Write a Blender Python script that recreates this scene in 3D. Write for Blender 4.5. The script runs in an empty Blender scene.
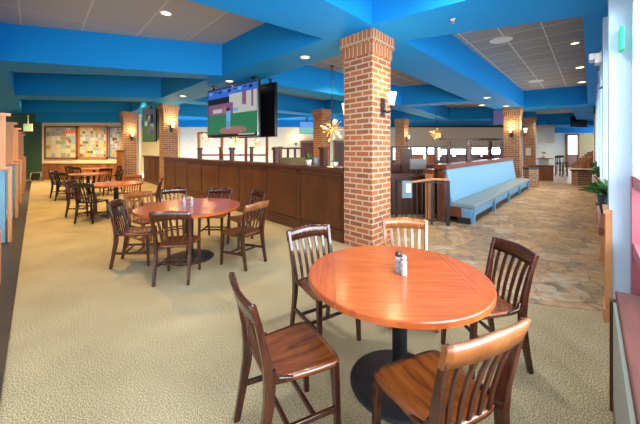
import bpy, bmesh, math, random
from mathutils import Vector, Matrix
random.seed(7)
S = bpy.context.scene
COL = S.collection
PI = math.pi
R = math.radians

# ------------------------------------------------------------------ survey of the place
F, HOR, EYE = 305.0, 149.0, 1.6        # focal length (640 px wide), eye-level row, eye height
ZS, ZC = 3.45, 4.23                    # underside of the blue beams, tiled ceiling above them
A = Vector((-.6815, .732, 0))          # run of the left dining room / bar wall
B = Vector((.664, .747, 0))            # run of the right-hand hall / window wall
NA = Vector((.732, .6815, 0))          # across A
NB = Vector((.747, -.664, 0))          # across B (towards the windows)
UP = Vector((0, 0, 1))

def fl(px, py, Z=0.0):
    """point at height Z on the sight line through a survey pixel"""
    z = F * (EYE - Z) / (py - HOR)
    return Vector(((px - 320) / F * z, z, Z))
def at(px, py, y):
    return Vector(((px - 320) / F * y, y, EYE - (py - HOR) / F * y))
def ab(t, n, Z=0): return A * t + NA * n + UP * Z
def bb(t, n, Z=0): return B * t + NB * n + UP * Z

# ------------------------------------------------------------------ materials
MATS = {}
def mat(name, col=(.8, .8, .8), rough=.5, metal=0, spec=.5, emit=None, estr=0):
    if name in MATS: return MATS[name]
    m = bpy.data.materials.new(name); m.use_nodes = True
    p = m.node_tree.nodes['Principled BSDF']
    p.inputs['Base Color'].default_value = (*col, 1)
    p.inputs['Roughness'].default_value = rough
    p.inputs['Metallic'].default_value = metal
    p.inputs['Specular IOR Level'].default_value = spec
    if emit:
        p.inputs['Emission Color'].default_value = (*emit, 1)
        p.inputs['Emission Strength'].default_value = estr
    MATS[name] = m
    return m
def nt(m): return m.node_tree.nodes, m.node_tree.links, m.node_tree.nodes['Principled BSDF']
def ramp(n, stops):
    r = n.new('ShaderNodeValToRGB'); e = r.color_ramp.elements
    while len(e) < len(stops): e.new(.5)
    for k, (p, c) in enumerate(stops):
        e[k].position = p; e[k].color = (*c, 1)
    return r
def bump(n, l, p, src, strength, dist=.01):
    b = n.new('ShaderNodeBump'); b.inputs['Strength'].default_value = strength
    b.inputs['Distance'].default_value = dist
    l.new(src, b.inputs['Height']); l.new(b.outputs[0], p.inputs['Normal'])

def wood(name, c0, c1, rough=.32, scale=(3, 40, 40), coat=.0):
    if name in MATS: return MATS[name]
    m = mat(name, c0, rough); n, l, p = nt(m)
    tc = n.new('ShaderNodeTexCoord'); mp = n.new('ShaderNodeMapping')
    mp.inputs['Scale'].default_value = scale
    l.new(tc.outputs['Object'], mp.inputs[0])
    no = n.new('ShaderNodeTexNoise'); no.inputs['Scale'].default_value = 1
    no.inputs['Detail'].default_value = 6; no.inputs['Distortion'].default_value = .6
    l.new(mp.outputs[0], no.inputs['Vector'])
    r = ramp(n, [(.3, c0), (.7, c1)])
    l.new(no.outputs['Fac'], r.inputs[0]); l.new(r.outputs[0], p.inputs['Base Color'])
    bump(n, l, p, no.outputs['Fac'], .08, .004)
    p.inputs['Coat Weight'].default_value = coat
    p.inputs['Coat Roughness'].default_value = .15
    return m

def brick(name, c1, c2, mortar, w=.262, h=.087, ms=.013, swap=False):
    if name in MATS: return MATS[name]
    m = mat(name, c1, .85); n, l, p = nt(m)
    uv = n.new('ShaderNodeUVMap'); bt = n.new('ShaderNodeTexBrick')
    mp = n.new('ShaderNodeMapping')
    l.new(uv.outputs[0], mp.inputs[0]); l.new(mp.outputs[0], bt.inputs['Vector'])
    bt.inputs['Scale'].default_value = 1; bt.inputs['Mortar Size'].default_value = ms
    bt.inputs['Mortar Smooth'].default_value = .15; bt.inputs['Bias'].default_value = 0
    bt.inputs['Brick Width'].default_value = w; bt.inputs['Row Height'].default_value = h
    bt.inputs['Color1'].default_value = (*c1, 1); bt.inputs['Color2'].default_value = (*c2, 1)
    bt.inputs['Mortar'].default_value = (*mortar, 1)
    no = n.new('ShaderNodeTexNoise'); no.inputs['Scale'].default_value = 60; no.inputs['Detail'].default_value = 4
    l.new(uv.outputs[0], no.inputs['Vector'])
    mx = n.new('ShaderNodeMixRGB'); mx.blend_type = 'OVERLAY'; mx.inputs[0].default_value = .45
    l.new(bt.outputs['Color'], mx.inputs[1]); l.new(no.outputs['Fac'], mx.inputs[2])
    l.new(mx.outputs[0], p.inputs['Base Color'])
    iv = n.new('ShaderNodeMath'); iv.operation = 'SUBTRACT'; iv.inputs[0].default_value = 1
    l.new(bt.outputs['Fac'], iv.inputs[1]); bump(n, l, p, iv.outputs[0], .6, .008)
    return m

MORT = (.44, .32, .21)
M_BRICK = brick('red brick', (.37, .105, .030), (.20, .062, .026), MORT)
M_SOLD = brick('soldier course brick', (.42, .13, .038), (.29, .09, .035), MORT, w=.085, h=.30)
M_BRICK2 = brick('brown brick', (.36, .17, .085), (.20, .09, .05), (.45, .34, .24))
M_SOLD2 = brick('brown soldier brick', (.38, .19, .10), (.26, .12, .06), (.45, .34, .24), w=.085, h=.30)
M_WBRICK = brick('white painted brick', (.80, .76, .68), (.72, .68, .60), (.62, .58, .5))

M_CH = wood('dark mahogany chair wood', (.020, .0055, .003), (.062, .016, .007), .22, (30, 30, 4), .3)
M_CHS = wood('worn mahogany seat wood', (.075, .018, .004), (.19, .052, .011), .24, (28, 4, 20), .3)
M_CHH = wood('honey brown chair wood', (.16, .048, .011), (.31, .105, .026), .26, (30, 30, 4), .3)
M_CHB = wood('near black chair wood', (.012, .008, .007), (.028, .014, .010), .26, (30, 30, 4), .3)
M_TOP = wood('cherry table wood', (.27, .050, .010), (.43, .092, .020), .25, (3, 45, 20), .25)
M_TOPX = wood('cherry table wood cross grain', (.26, .047, .010), (.41, .086, .020), .25, (45, 3, 20), .25)
M_BAR = wood('stained bar panel wood', (.050, .015, .006), (.105, .032, .011), .36, (6, 6, 1.2))
M_BART = wood('stained bar rail wood', (.050, .015, .007), (.10, .030, .012), .42, (4, 4, 20))
M_PINE = wood('honey pine trim', (.50, .21, .075), (.62, .30, .12), .4, (25, 25, 2))
M_WAIN = wood('brown plank wainscot', (.16, .055, .02), (.34, .14, .05), .45, (9, 9, .6))
M_CASE = wood('cherry cap wood', (.12, .030, .017), (.22, .062, .030), .3, (4, 20, 20), .3)

M_BLUE = mat('blue ceiling paint', (.006, .235, .62), .65, spec=.12)
n_, l_, p_ = nt(M_BLUE)
_no = n_.new('ShaderNodeTexNoise'); _no.inputs['Scale'].default_value = 300
_tc = n_.new('ShaderNodeTexCoord'); l_.new(_tc.outputs['Object'], _no.inputs['Vector'])
bump(n_, l_, p_, _no.outputs['Fac'], .05, .002)
M_BLACK = mat('black metal', (.012, .013, .016), .4)
M_IRON = mat('black cast iron', (.010, .011, .014), .55)
M_STEEL = mat('brushed steel', (.6, .6, .62), .3, 1)
M_WHITE = mat('white plastic', (.75, .74, .7), .5)
M_CREAM = mat('cream plaster', (.74, .66, .48), .8)
M_GREEN = mat('dark green paint', (.035, .10, .055), .6)
M_GREY = mat('pale grey blue paint', (.60, .68, .72), .6)
M_PIER = mat('pale blue painted pier', (.50, .68, .82), .55)
M_UPH = mat('light blue upholstery', (.155, .35, .52), .55)
M_UPHS = mat('grey vinyl seat', (.20, .27, .29), .42)
M_PINK = mat('rose red window frame', (.34, .09, .12), .5)
M_PANEL = mat('sage grey panel', (.36, .38, .30), .55)
M_TVB = mat('television casing', (.006, .006, .007), .25)
M_BULB = mat('warm bulb glass', (1, .8, .5), .4, emit=(1, .50, .12), estr=3.5)
M_CAN = mat('warm downlight lens', (1, .9, .7), .4, emit=(1, .74, .40), estr=3.0)
M_CANW = mat('white downlight lens', (1, .95, .9), .4, emit=(1, .90, .78), estr=.8)
M_BRASS = mat('brass rods', (.75, .48, .14), .3, 1)
M_LEAF = mat('green leaf', (.05, .14, .03), .5)
M_POT = mat('dark glazed pot', (.02, .03, .045), .3)
M_GREENGLOW = mat('green exit lettering', (.05, .6, .3), .4, emit=(.05, .75, .35), estr=.6)

def carpet():
    m = mat('beige loop carpet', (.4, .35, .22), .95, spec=.1); n, l, p = nt(m)
    tc = n.new('ShaderNodeTexCoord')
    no = n.new('ShaderNodeTexNoise'); no.inputs['Scale'].default_value = 135; no.inputs['Detail'].default_value = 3
    l.new(tc.outputs['Object'], no.inputs['Vector'])
    vo = n.new('ShaderNodeTexVoronoi'); vo.inputs['Scale'].default_value = 160
    l.new(tc.outputs['Object'], vo.inputs['Vector'])
    big = n.new('ShaderNodeTexNoise'); big.inputs['Scale'].default_value = 1.3
    l.new(tc.outputs['Object'], big.inputs['Vector'])
    r = ramp(n, [(.36, (.13, .10, .048)), (.50, (.34, .272, .150)), (.64, (.58, .49, .31))])
    ad = n.new('ShaderNodeMath'); ad.operation = 'MULTIPLY_ADD'; ad.inputs[1].default_value = .16; ad.inputs[2].default_value = -.08
    l.new(big.outputs['Fac'], ad.inputs[0])
    sm = n.new('ShaderNodeMath'); sm.operation = 'ADD'
    l.new(ad.outputs[0], sm.inputs[0]); l.new(no.outputs['Fac'], sm.inputs[1])
    l.new(sm.outputs[0], r.inputs[0]); l.new(r.outputs[0], p.inputs['Base Color'])
    bump(n, l, p, vo.outputs['Distance'], .5, .006)
    return m
M_CARPET = carpet()

def slate(name, stops, scale=4.2, rough=.42):
    m = mat(name, (.3, .25, .2), rough); n, l, p = nt(m)
    tc = n.new('ShaderNodeTexCoord')
    w = n.new('ShaderNodeTexNoise'); w.inputs['Scale'].default_value = 2.2; w.inputs['Detail'].default_value = 2
    l.new(tc.outputs['Object'], w.inputs['Vector'])
    mx = n.new('ShaderNodeMixRGB'); mx.inputs[0].default_value = .32
    l.new(tc.outputs['Object'], mx.inputs[1]); l.new(w.outputs['Color'], mx.inputs[2])
    v = n.new('ShaderNodeTexVoronoi'); v.inputs['Scale'].default_value = scale
    d = n.new('ShaderNodeTexVoronoi'); d.feature = 'DISTANCE_TO_EDGE'; d.inputs['Scale'].default_value = scale
    l.new(mx.outputs[0], v.inputs['Vector']); l.new(mx.outputs[0], d.inputs['Vector'])
    r = ramp(n, stops)
    sep = n.new('ShaderNodeSeparateColor'); l.new(v.outputs['Color'], sep.inputs[0])
    no = n.new('ShaderNodeTexNoise'); no.inputs['Scale'].default_value = 9; no.inputs['Detail'].default_value = 6
    l.new(tc.outputs['Object'], no.inputs['Vector'])
    ma = n.new('ShaderNodeMath'); ma.operation = 'MULTIPLY_ADD'; ma.inputs[1].default_value = .8
    l.new(no.outputs['Fac'], ma.inputs[0])
    m2 = n.new('ShaderNodeMath'); m2.operation = 'MULTIPLY'; m2.inputs[1].default_value = .32
    l.new(sep.outputs[0], m2.inputs[0]); l.new(m2.outputs[0], ma.inputs[2])
    l.new(ma.outputs[0], r.inputs[0])
    g = ramp(n, [(0, (.35, .33, .30)), (.035, (1, 1, 1))])
    l.new(d.outputs['Distance'], g.inputs[0])
    mm = n.new('ShaderNodeMixRGB'); mm.blend_type = 'MULTIPLY'; mm.inputs[0].default_value = .85
    l.new(r.outputs[0], mm.inputs[1]); l.new(g.outputs[0], mm.inputs[2])
    l.new(mm.outputs[0], p.inputs['Base Color'])
    bump(n, l, p, no.outputs['Fac'], .25, .01)
    return m
M_SLATE = slate('multicoloured slate flags', [(.25, (.13, .115, .10)), (.42, (.26, .20, .13)), (.6, (.42, .26, .12)), (.8, (.46, .41, .33))], 4.6, .5)
M_SLATED = slate('dark slate border', [(.2, (.008, .009, .011)), (.5, (.022, .02, .018)), (.85, (.045, .028, .018))], 5)

def tiles(name, c, size=.74, width=None, line=(.60, .58, .55)):
    m = mat(name, c, .9); n, l, p = nt(m)
    uv = n.new('ShaderNodeUVMap'); bt = n.new('ShaderNodeTexBrick')
    bt.offset = 0; bt.inputs['Scale'].default_value = 1; bt.inputs['Mortar Size'].default_value = .010
    bt.inputs['Brick Width'].default_value = width or size; bt.inputs['Row Height'].default_value = size
    bt.inputs['Color1'].default_value = (*c, 1); bt.inputs['Color2'].default_value = tuple(x * .86 for x in c) + (1,)
    bt.inputs['Mortar'].default_value = (*line, 1); bt.inputs['Mortar Smooth'].default_value = 0
    l.new(uv.outputs[0], bt.inputs['Vector'])
    no = n.new('ShaderNodeTexNoise'); no.inputs['Scale'].default_value = 120; no.inputs['Detail'].default_value = 3
    l.new(uv.outputs[0], no.inputs['Vector'])
    mx = n.new('ShaderNodeMixRGB'); mx.blend_type = 'OVERLAY'; mx.inputs[0].default_value = .4
    l.new(bt.outputs['Color'], mx.inputs[1]); l.new(no.outputs['Fac'], mx.inputs[2])
    l.new(mx.outputs[0], p.inputs['Base Color'])
    return m
M_TILE = tiles('grey mineral ceiling tile', (.32, .31, .29), line=(.75, .73, .70))
M_TILEL = tiles('long grey mineral ceiling tile', (.38, .40, .42), .97, 6.0)

def thin_glass():
    m = bpy.data.materials.new('clear window glass'); m.use_nodes = True
    n, l = m.node_tree.nodes, m.node_tree.links
    n.remove(n['Principled BSDF'])
    t = n.new('ShaderNodeBsdfTransparent'); g = n.new('ShaderNodeBsdfGlossy'); g.inputs['Roughness'].default_value = .02
    x = n.new('ShaderNodeMixShader'); x.inputs[0].default_value = .08
    l.new(t.outputs[0], x.inputs[1]); l.new(g.outputs[0], x.inputs[2]); l.new(x.outputs[0], n['Material Output'].inputs[0])
    return m
M_GLASS = thin_glass()

def frosted(name, col, emit, s):
    return mat(name, col, .5, emit=emit, estr=s)
M_SHADE = frosted('frosted sconce glass', (.95, .9, .8), (1, .72, .38), .9)

# ------------------------------------------------------------------ mesh builder
class MB:
    def __init__(s): s.bm = bmesh.new(); s.mats = []; s.uv = s.bm.loops.layers.uv.new('UVMap')
    def mi(s, m):
        if m not in s.mats: s.mats.append(m)
        return s.mats.index(m)
    def face(s, pts, m, smooth=False):
        vs = [s.bm.verts.new(p) for p in pts]
        f = s.bm.faces.new(vs); f.material_index = s.mi(m); f.smooth = smooth
        return f
    def box(s, c, size, m, ax=None, bevel=0):
        """box centred at c; ax = local x direction in plan"""
        X = (ax or Vector((1, 0, 0))).normalized(); Y = UP.cross(X)
        return s.obox(c, X * size[0] / 2, Y * size[1] / 2, UP * size[2] / 2, m, bevel)
    def obox(s, c, a, b, d, m, bevel=0):
        c = Vector(c); v = []
        for k in (-1, 1):
            for i, j in ((-1, -1), (1, -1), (1, 1), (-1, 1)):
                v.append(s.bm.verts.new(c + a * i + b * j + d * k))
        k = s.mi(m); fs = []
        for q in ((3, 2, 1, 0), (4, 5, 6, 7), (0, 1, 5, 4), (1, 2, 6, 5), (2, 3, 7, 6), (3, 0, 4, 7)):
            f = s.bm.faces.new([v[i] for i in q]); f.material_index = k; fs.append(f)
        if bevel:
            es = list({e for f in fs for e in f.edges})
            bmesh.ops.bevel(s.bm, geom=es, offset=bevel, segments=2, affect='EDGES', profile=.6)
        return fs
    def prism(s, poly, z0, z1, m, mtop=None):
        n = len(poly); k = s.mi(m); kt = s.mi(mtop or m)
        area = sum(poly[i][0] * poly[(i + 1) % n][1] - poly[(i + 1) % n][0] * poly[i][1] for i in range(n))
        if area < 0: poly = list(reversed(poly))
        lo = [s.bm.verts.new((p[0], p[1], z0)) for p in poly]; hi = [s.bm.verts.new((p[0], p[1], z1)) for p in poly]
        s.bm.faces.new(list(reversed(lo))).material_index = k
        s.bm.faces.new(hi).material_index = kt
        for i in range(n):
            j = (i + 1) % n
            s.bm.faces.new((lo[i], lo[j], hi[j], hi[i])).material_index = k
    def tube(s, path, r, m, seg=8, r2=None, cap=True):
        path = [Vector(p) for p in path]; k = s.mi(m); rings = []
        for i, p in enumerate(path):
            d = (path[min(i + 1, len(path) - 1)] - path[max(i - 1, 0)]).normalized()
            u = d.orthogonal().normalized() if i == 0 else (u - d * u.dot(d)).normalized()
            w = d.cross(u); q = r if r2 is None else r + (r2 - r) * i / (len(path) - 1)
            rings.append([s.bm.verts.new(p + u * q * math.cos(2 * PI * t / seg) + w * q * math.sin(2 * PI * t / seg)) for t in range(seg)])
        for a, b in zip(rings, rings[1:]):
            for t in range(seg):
                f = s.bm.faces.new((a[t], a[(t + 1) % seg], b[(t + 1) % seg], b[t])); f.material_index = k; f.smooth = True
        if cap:
            s.bm.faces.new(list(reversed(rings[0]))).material_index = k; s.bm.faces.new(rings[-1]).material_index = k
    def lathe(s, prof, m, c=(0, 0, 0), seg=32, smooth=True):
        k = s.mi(m); rings = []; c = Vector(c)
        for r, z in prof:
            rings.append([s.bm.verts.new(c + Vector((max(r, 1e-4) * math.cos(2 * PI * t / seg), max(r, 1e-4) * math.sin(2 * PI * t / seg), z))) for t in range(seg)])
        for a, b in zip(rings, rings[1:]):
            for t in range(seg):
                f = s.bm.faces.new((a[t], a[(t + 1) % seg], b[(t + 1) % seg], b[t])); f.material_index = k; f.smooth = smooth
        s.bm.faces.new(list(reversed(rings[0]))).material_index = k; s.bm.faces.new(rings[-1]).material_index = k
    def loft(s, path, w, d, m, X=Vector((1, 0, 0))):
        """rectangular section swept along a path; w across X, d across the other way; w, d may be lists"""
        path = [Vector(p) for p in path]; k = s.mi(m); rings = []
        for i, p in enumerate(path):
            t = (path[min(i + 1, len(path) - 1)] - path[max(i - 1, 0)]).normalized()
            x = (X - t * X.dot(t)).normalized(); y = t.cross(x)
            ww = w[i] if isinstance(w, (list, tuple)) else w; dd = d[i] if isinstance(d, (list, tuple)) else d
            e = .22
            pts = [(-1 + e, -1), (1 - e, -1), (1, -1 + e), (1, 1 - e), (1 - e, 1), (-1 + e, 1), (-1, 1 - e), (-1, -1 + e)]
            rings.append([s.bm.verts.new(p + x * ww / 2 * a + y * dd / 2 * b) for a, b in pts])
        for a, b in zip(rings, rings[1:]):
            for t in range(8):
                f = s.bm.faces.new((a[t], a[(t + 1) % 8], b[(t + 1) % 8], b[t])); f.material_index = k
        s.bm.faces.new(list(reversed(rings[0]))).material_index = k; s.bm.faces.new(rings[-1]).material_index = k
    def uvwall(s):
        """metric UVs: u along the wall, v up"""
        for f in s.bm.faces:
            n = f.normal
            f.normal_update(); n = f.normal
            if abs(n.z) > .8: X, Y = Vector((1, 0, 0)), Vector((0, 1, 0))
            else: X = UP.cross(n).normalized(); Y = UP
            for lp in f.loops: lp[s.uv].uv = (lp.vert.co.dot(X), lp.vert.co.dot(Y))
    def uvplan(s, X, Y):
        for f in s.bm.faces:
            for lp in f.loops: lp[s.uv].uv = (lp.vert.co.dot(X) + 40, lp.vert.co.dot(Y) + 40)
    def build(s, name, parent=None, loc=None):
        me = bpy.data.meshes.new(name)
        bmesh.ops.recalc_face_normals(s.bm, faces=s.bm.faces) if getattr(s, 'fix', True) else None
        s.bm.to_mesh(me); s.bm.free()
        for m in s.mats: me.materials.append(m)
        o = bpy.data.objects.new(name, me); COL.objects.link(o)
        if parent is not None: o.parent = parent
        if loc is not None: o.location = loc
        return o

def thing(name, label, cat, loc=(0, 0, 0), rz=0, group=None):
    o = bpy.data.objects.new(name, None); COL.objects.link(o); o.empty_display_size = .1
    o.location = loc; o.rotation_euler = (0, 0, rz); return tag(o, label, cat, group)
def tag(o, label, cat, group=None):
    o['label'] = label; o['category'] = cat
    if group: o['group'] = group
    return o
def struct(o): o['kind'] = 'structure'; return o
def dup(root, loc, rz, label, group=None):
    r = root.copy(); COL.objects.link(r); r.location = loc; r.rotation_euler = (0, 0, rz)
    r['label'] = label
    if group: r['group'] = group
    for ch in list(root.children):
        c = ch.copy(); COL.objects.link(c); c.parent = r
        for g in list(ch.children):
            d = g.copy(); COL.objects.link(d); d.parent = c
    return r
def facing(d): return math.atan2(d[1], d[0]) - PI / 2      # rotation that turns local +y to d

# ================================================================== SETTING
# ---- floors
mb = MB(); mb.prism([(-26, -3), (14, -3), (14, 2), (6, 17), (-26, 17)], -.06, 0, M_CARPET); struct(mb.build('floor'))
sl = [(2.95, 2.96), (2.27, 3.14), (1.45, 3.40), (1.18, 4.2), (1.40, 5.2), (1.2, 6.2), (.2, 11), (2, 21), (22, 27.5), (28, 27.5), (22, 20), (4.2, 4.0)]
mb = MB(); mb.prism(sl, -.05, .006, M_SLATE); struct(mb.build('floor_slate'))
M_PALE = mat('pale polished floor tile', (.62, .50, .42), .25)
mb = MB(); mb.prism([bb(18.2, -4.5)[:2], bb(18.2, 1)[:2], bb(34, 1)[:2], bb(34, -6)[:2]], -.04, .012, M_PALE); struct(mb.build('floor_tile'))
mb = MB(); mb.prism([ab(1.2, -.42)[:2], ab(1.2, -.165)[:2], ab(21, -.165)[:2], ab(21, -.42)[:2]], -.04, .008, M_SLATED); struct(mb.build('trim_1'))

# ---- ceiling: blue beams with tiled trays between them
def cs(px, py): return fl(px, py, ZS)
trays = {
 'L1': [(-2.47, 7.68), (.067, 5.13), (-3.21, 2.57), (-6.69, 6.34)],
 'L2': [tuple(cs(5, 71)[:2]), tuple(cs(209, 79)[:2]), tuple(cs(161, 98)[:2]), tuple(cs(15, 95)[:2])],
 'L3': [tuple(cs(19, 99.5)[:2]), tuple(cs(157, 102)[:2]), tuple(cs(129, 112.6)[:2]), tuple(cs(22, 112)[:2])],
 'C': [(.6, 5.75), (-1.78, 8.35), tuple(cs(401, 105)[:2]), tuple(cs(470, 101)[:2])],
 'R1': [tuple(cs(403, 41)[:2]), tuple(cs(524, 108)[:2]), tuple(cs(588, 104)[:2]), tuple(cs(583, 16)[:2])],
 'M': [(.776, 4.55), (2.45, 3.33), (-.2, .4), (-2.1, 1.54)],
}
def shift(q, v): return [(p[0] + v.x, p[1] + v.y) for p in q]
trays['C2'] = [(-2.35, 8.95), (-4.9, 11.7), (.2, 16.6), (2.85, 13.45)]
trays['C3'] = [(-5.5, 12.3), (-9.0, 16.0), (-4.5, 19.4), (-.45, 17.2)]
trays['D1'] = [(3.95, 13.3), (6.3, 12.3), (12.4, 18.6), (8.2, 19.3)]
trays['D2'] = [(3.3, 14.0), (7.4, 19.6), (2.3, 20.0), (.9, 16.9)]
trays['R2'] = [(9.75, 15.3), (11.75, 14.2), (18.6, 22.0), (16.6, 23.2)]
bm = bmesh.new()
def loop(pts):
    vs = [bm.verts.new((p[0], p[1], ZS)) for p in pts]
    return [bm.edges.new((vs[i], vs[(i + 1) % len(vs)])) for i in range(len(vs))]
edges = loop([(-26, -1.2), (6, -1.2), (30, 24), (30, 30), (-26, 30)])
for q in trays.values(): edges += loop(q)
bmesh.ops.triangle_fill(bm, use_beauty=True, use_dissolve=False, edges=edges, normal=(0, 0, -1))
me = bpy.data.meshes.new('ceiling'); bm.normal_update()
for f in bm.faces:
    if f.normal.z > 0: f.normal_flip()
bm.to_mesh(me); bm.free(); me.materials.append(M_BLUE)
o = bpy.data.objects.new('ceiling', me); COL.objects.link(o); struct(o)
for k, (nm, q) in enumerate(trays.items()):
    mb = MB()
    cx = sum(p[0] for p in q) / 4; cy = sum(p[1] for p in q) / 4
    for i in range(4):
        a, b = q[i], q[(i + 1) % 4]
        f = mb.face([(*a, ZS), (*b, ZS), (*b, ZC + .02), (*a, ZC + .02)], M_BLUE)
        f.normal_update()
        if f.normal.dot(Vector((cx - a[0], cy - a[1], 0))) < 0: f.normal_flip()
    mb.fix = False
    struct(mb.build('trim_%d' % (k + 2)))
    mb = MB(); mb.prism(q, ZC, ZC + .05, M_TILEL if nm[0] == 'L' else M_TILE)
    if nm[0] in 'L': mb.uvplan(A, NA)
    else: mb.uvplan(B, NB)
    struct(mb.build('ceiling_tile'))

# ---- walls
def wall(name, p0, p1, z0, z1, m, th=.15, uv=False):
    p0, p1 = Vector((*p0[:2], 0)), Vector((*p1[:2], 0)); d = (p1 - p0).normalized(); nrm = Vector((-d.y, d.x, 0))
    if nrm.y < 0 and abs(nrm.y) > .3: nrm = -nrm        # thickness goes away from the camera
    mb = MB(); mb.prism([p0[:2], p1[:2], (p1 + nrm * th)[:2], (p0 + nrm * th)[:2]], z0, z1, m)
    if uv: mb.uvwall()
    return struct(mb.build(name))
def X(px, y): return (px - 320) / F * y
EW = 16.0
wall('wall_green', (X(-6, EW), EW + .05), (X(42, EW), EW + .05), 0, ZS, M_GREEN)
wall('wall_end', (X(42, EW), EW), (X(139, EW), EW), 0, ZS, M_CREAM)
wall('wall_return', (X(139, EW) - .12, EW + .15), (X(131, 20), 20), 0, ZS, M_CREAM)
wall('trim_20', (X(41, EW), EW - .32), (X(136, EW), EW - .32), 2.98, ZS, M_BLUE, .3)          # dropped blue header
mb = MB()
x0, x1 = X(43, EW), X(122, EW); n = 26
for i in range(n):
    a = x0 + (x1 - x0) * i / n; w = (x1 - x0) / n
    mb.box((a + w / 2, EW - .03, .42), (w - .012, .04, .80), M_WAIN)
mb.box(((x0 + x1) / 2, EW - .045, .85), (x1 - x0, .09, .06), M_PINE)
mb.box(((x0 + x1) / 2, EW - .015, .42), (x1 - x0, .02, .84), M_WAIN)
struct(mb.build('wall_end_wainscot_panel'))
M_YEL = mat('ochre plaster', (.72, .50, .20), .85)
wall('wall_ochre', (X(132, 20), 19.93), (X(180, 20), 19.93), 0, ZS, M_YEL, .06)
wall('wall_back', (X(130, 20), 20), (X(270, 20), 20), 0, ZS, M_WBRICK, uv=True)
wall('wall_back_cream', (X(270, 20), 19.95), (X(391, 20), 19.95), 0, ZS, M_CREAM)
wall('trim_21', (X(120, 20), 19.6), (X(395, 19.6), 19.6), 3.02, ZS, M_BLUE, .3)
M_SAND = mat('sand plaster', (.74, .64, .47), .85)
YW = 22.0
wall('wall_far', (X(385, YW), YW), (X(522, YW), YW), 1.76, ZS, M_SAND)
wall('wall_far_low', (X(385, YW), YW), (X(522, YW), YW), 0, .75, M_WAIN)
M_DARKT = mat('dark bronze trim', (.03, .022, .02), .5)
wall('trim_22', (X(385, YW), YW - .1), (X(522, YW), YW - .1), 3.16, 3.36, M_DARKT, .1)
wall('trim_23', (X(385, YW), YW - .4), (X(522, YW), YW - .4), 3.30, ZS, M_BLUE, .3)
for k, (pa, pb) in enumerate(((392, 410), (411, 426), (427, 447), (448, 468), (469, 488), (489, 512))):
    mb = MB(); xa, xb = X(pa, YW), X(pb, YW)
    for xx in (xa, xb): mb.box((xx, YW - .05, 1.25), (.09, .12, 1.0), M_DARKT)
    for zz in (.77, 1.74): mb.box(((xa + xb) / 2, YW - .05, zz), (xb - xa, .12, .07), M_DARKT)
    w = struct(mb.build('window_%d' % (k + 1)))
    mb = MB(); mb.box(((xa + xb) / 2, YW + .02, 1.25), (xb - xa, .012, .95), M_GLASS); mb.build('pane', w)
YR = 27.0
wall('wall_right_hall', (X(516, YR), YR), (X(602, YR), YR), 0, ZS, M_GREY)
wall('wall_hall_side', (X(522, YW), YW), (X(517, YR), YR), 0, ZS, M_GREY)
wall('trim_24', (X(516, YR), YR - .5), (X(606, YR - .5), YR - .5), 3.02, ZS, M_BLUE, .4)
wall('trim_25', (X(528, 20), 20.0), (X(597, 20), 20.0), 3.18, ZS, M_BLUE, .4)
wall('wall_left', ab(3.5, -2.3), ab(23, -2.3), 0, ZS, M_CREAM, .15)
# door at the end of the right hall
dA, dB = X(566, YR), X(577.5, YR)
mb = MB()
for xx in (dA, dB): mb.box((xx, YR - .06, 1.42), (.14, .14, 2.84), M_WAIN)
mb.box(((dA + dB) / 2, YR - .06, 2.86), (dB - dA + .14, .14, .14), M_WAIN)
mb.box(((dA + dB) / 2, YR - .04, .55), (dB - dA - .14, .08, 1.1), M_CHH)
d = struct(mb.build('door_1'))
M_DAY = frosted('daylit door glass', (.8, .85, .9), (.85, .92, 1), 1.0)
mb = MB(); mb.box(((dA + dB) / 2, YR - .04, 1.95), (dB - dA - .14, .04, 1.68), M_DAY); mb.build('pane', d)

# ---- window wall on the right, running along B
def bprism(mb, t0, t1, n0, n1, z0, z1, m):
    mb.prism([bb(t0, n0)[:2], bb(t1, n0)[:2], bb(t1, n1)[:2], bb(t0, n1)[:2]], z0, z1, m)
mb = MB(); bprism(mb, -1, 17.45, .50, .62, 0, .72, M_GREY); struct(mb.build('wall_right_low'))
mb = MB(); bprism(mb, -1, 17.45, .36, .62, 2.95, ZS, M_GREY); struct(mb.build('wall_right_head'))
mb = MB(); bprism(mb, 18.2, 34, .14, .3, 0, ZS, M_GREY); struct(mb.build('wall_right_far'))
PT = [3.88, 5.85, 7.8, 9.75, 11.7, 13.65, 15.6]
for k, t in enumerate(PT):
    mb = MB(); bprism(mb, t, t + .30, .125, .62, 0, ZS, M_PIER); struct(mb.build('wall_right_pier'))
    mb = MB()
    bprism(mb, t - .012, t + .312, .10, .124, .12, 1.0, M_PINE)
    bprism(mb, t - .02, t + .32, .085, .124, 0, .12, M_PINE)
    bprism(mb, t - .02, t + .32, .085, .124, 1.0, 1.04, M_PINE)
    bprism(mb, t - .013, t - .001, .124, .145, 0, 1.04, M_PINE)
    struct(mb.build('trim_%d' % (30 + k)))
    mb = MB(); t1 = (PT[k + 1] if k + 1 < len(PT) else 17.4)
    bprism(mb, t + .33, t1 - .03, .06, .50, .72, .80, M_CASE)
    bprism(mb, t + .31, t1 - .01, .40, .50, .0, .72, M_WAIN)
    struct(mb.build('trim_%d' % (50 + k)))
def window(name, t0, t1, m):
    mb = MB()
    for t in (t0, (t0 + t1) / 2, t1): bprism(mb, t - .035, t + .035, .44, .52, .72, 2.95, m)
    for z in (.76, 2.2, 2.91): bprism(mb, t0, t1, .44, .52, z - .04, z + .04, m)
    w = struct(mb.build(name))
    mb = MB(); bprism(mb, t0, t1, .475, .485, .76, 2.9, M_GLASS); mb.build('pane', w)
M_WFR = mat('white window frame', (.72, .76, .8), .5)
for k, t in enumerate(PT[:-1]): window('window_%d' % (11 + k), t + .34, PT[k + 1] - .04, M_WFR)
mb = MB()
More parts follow.
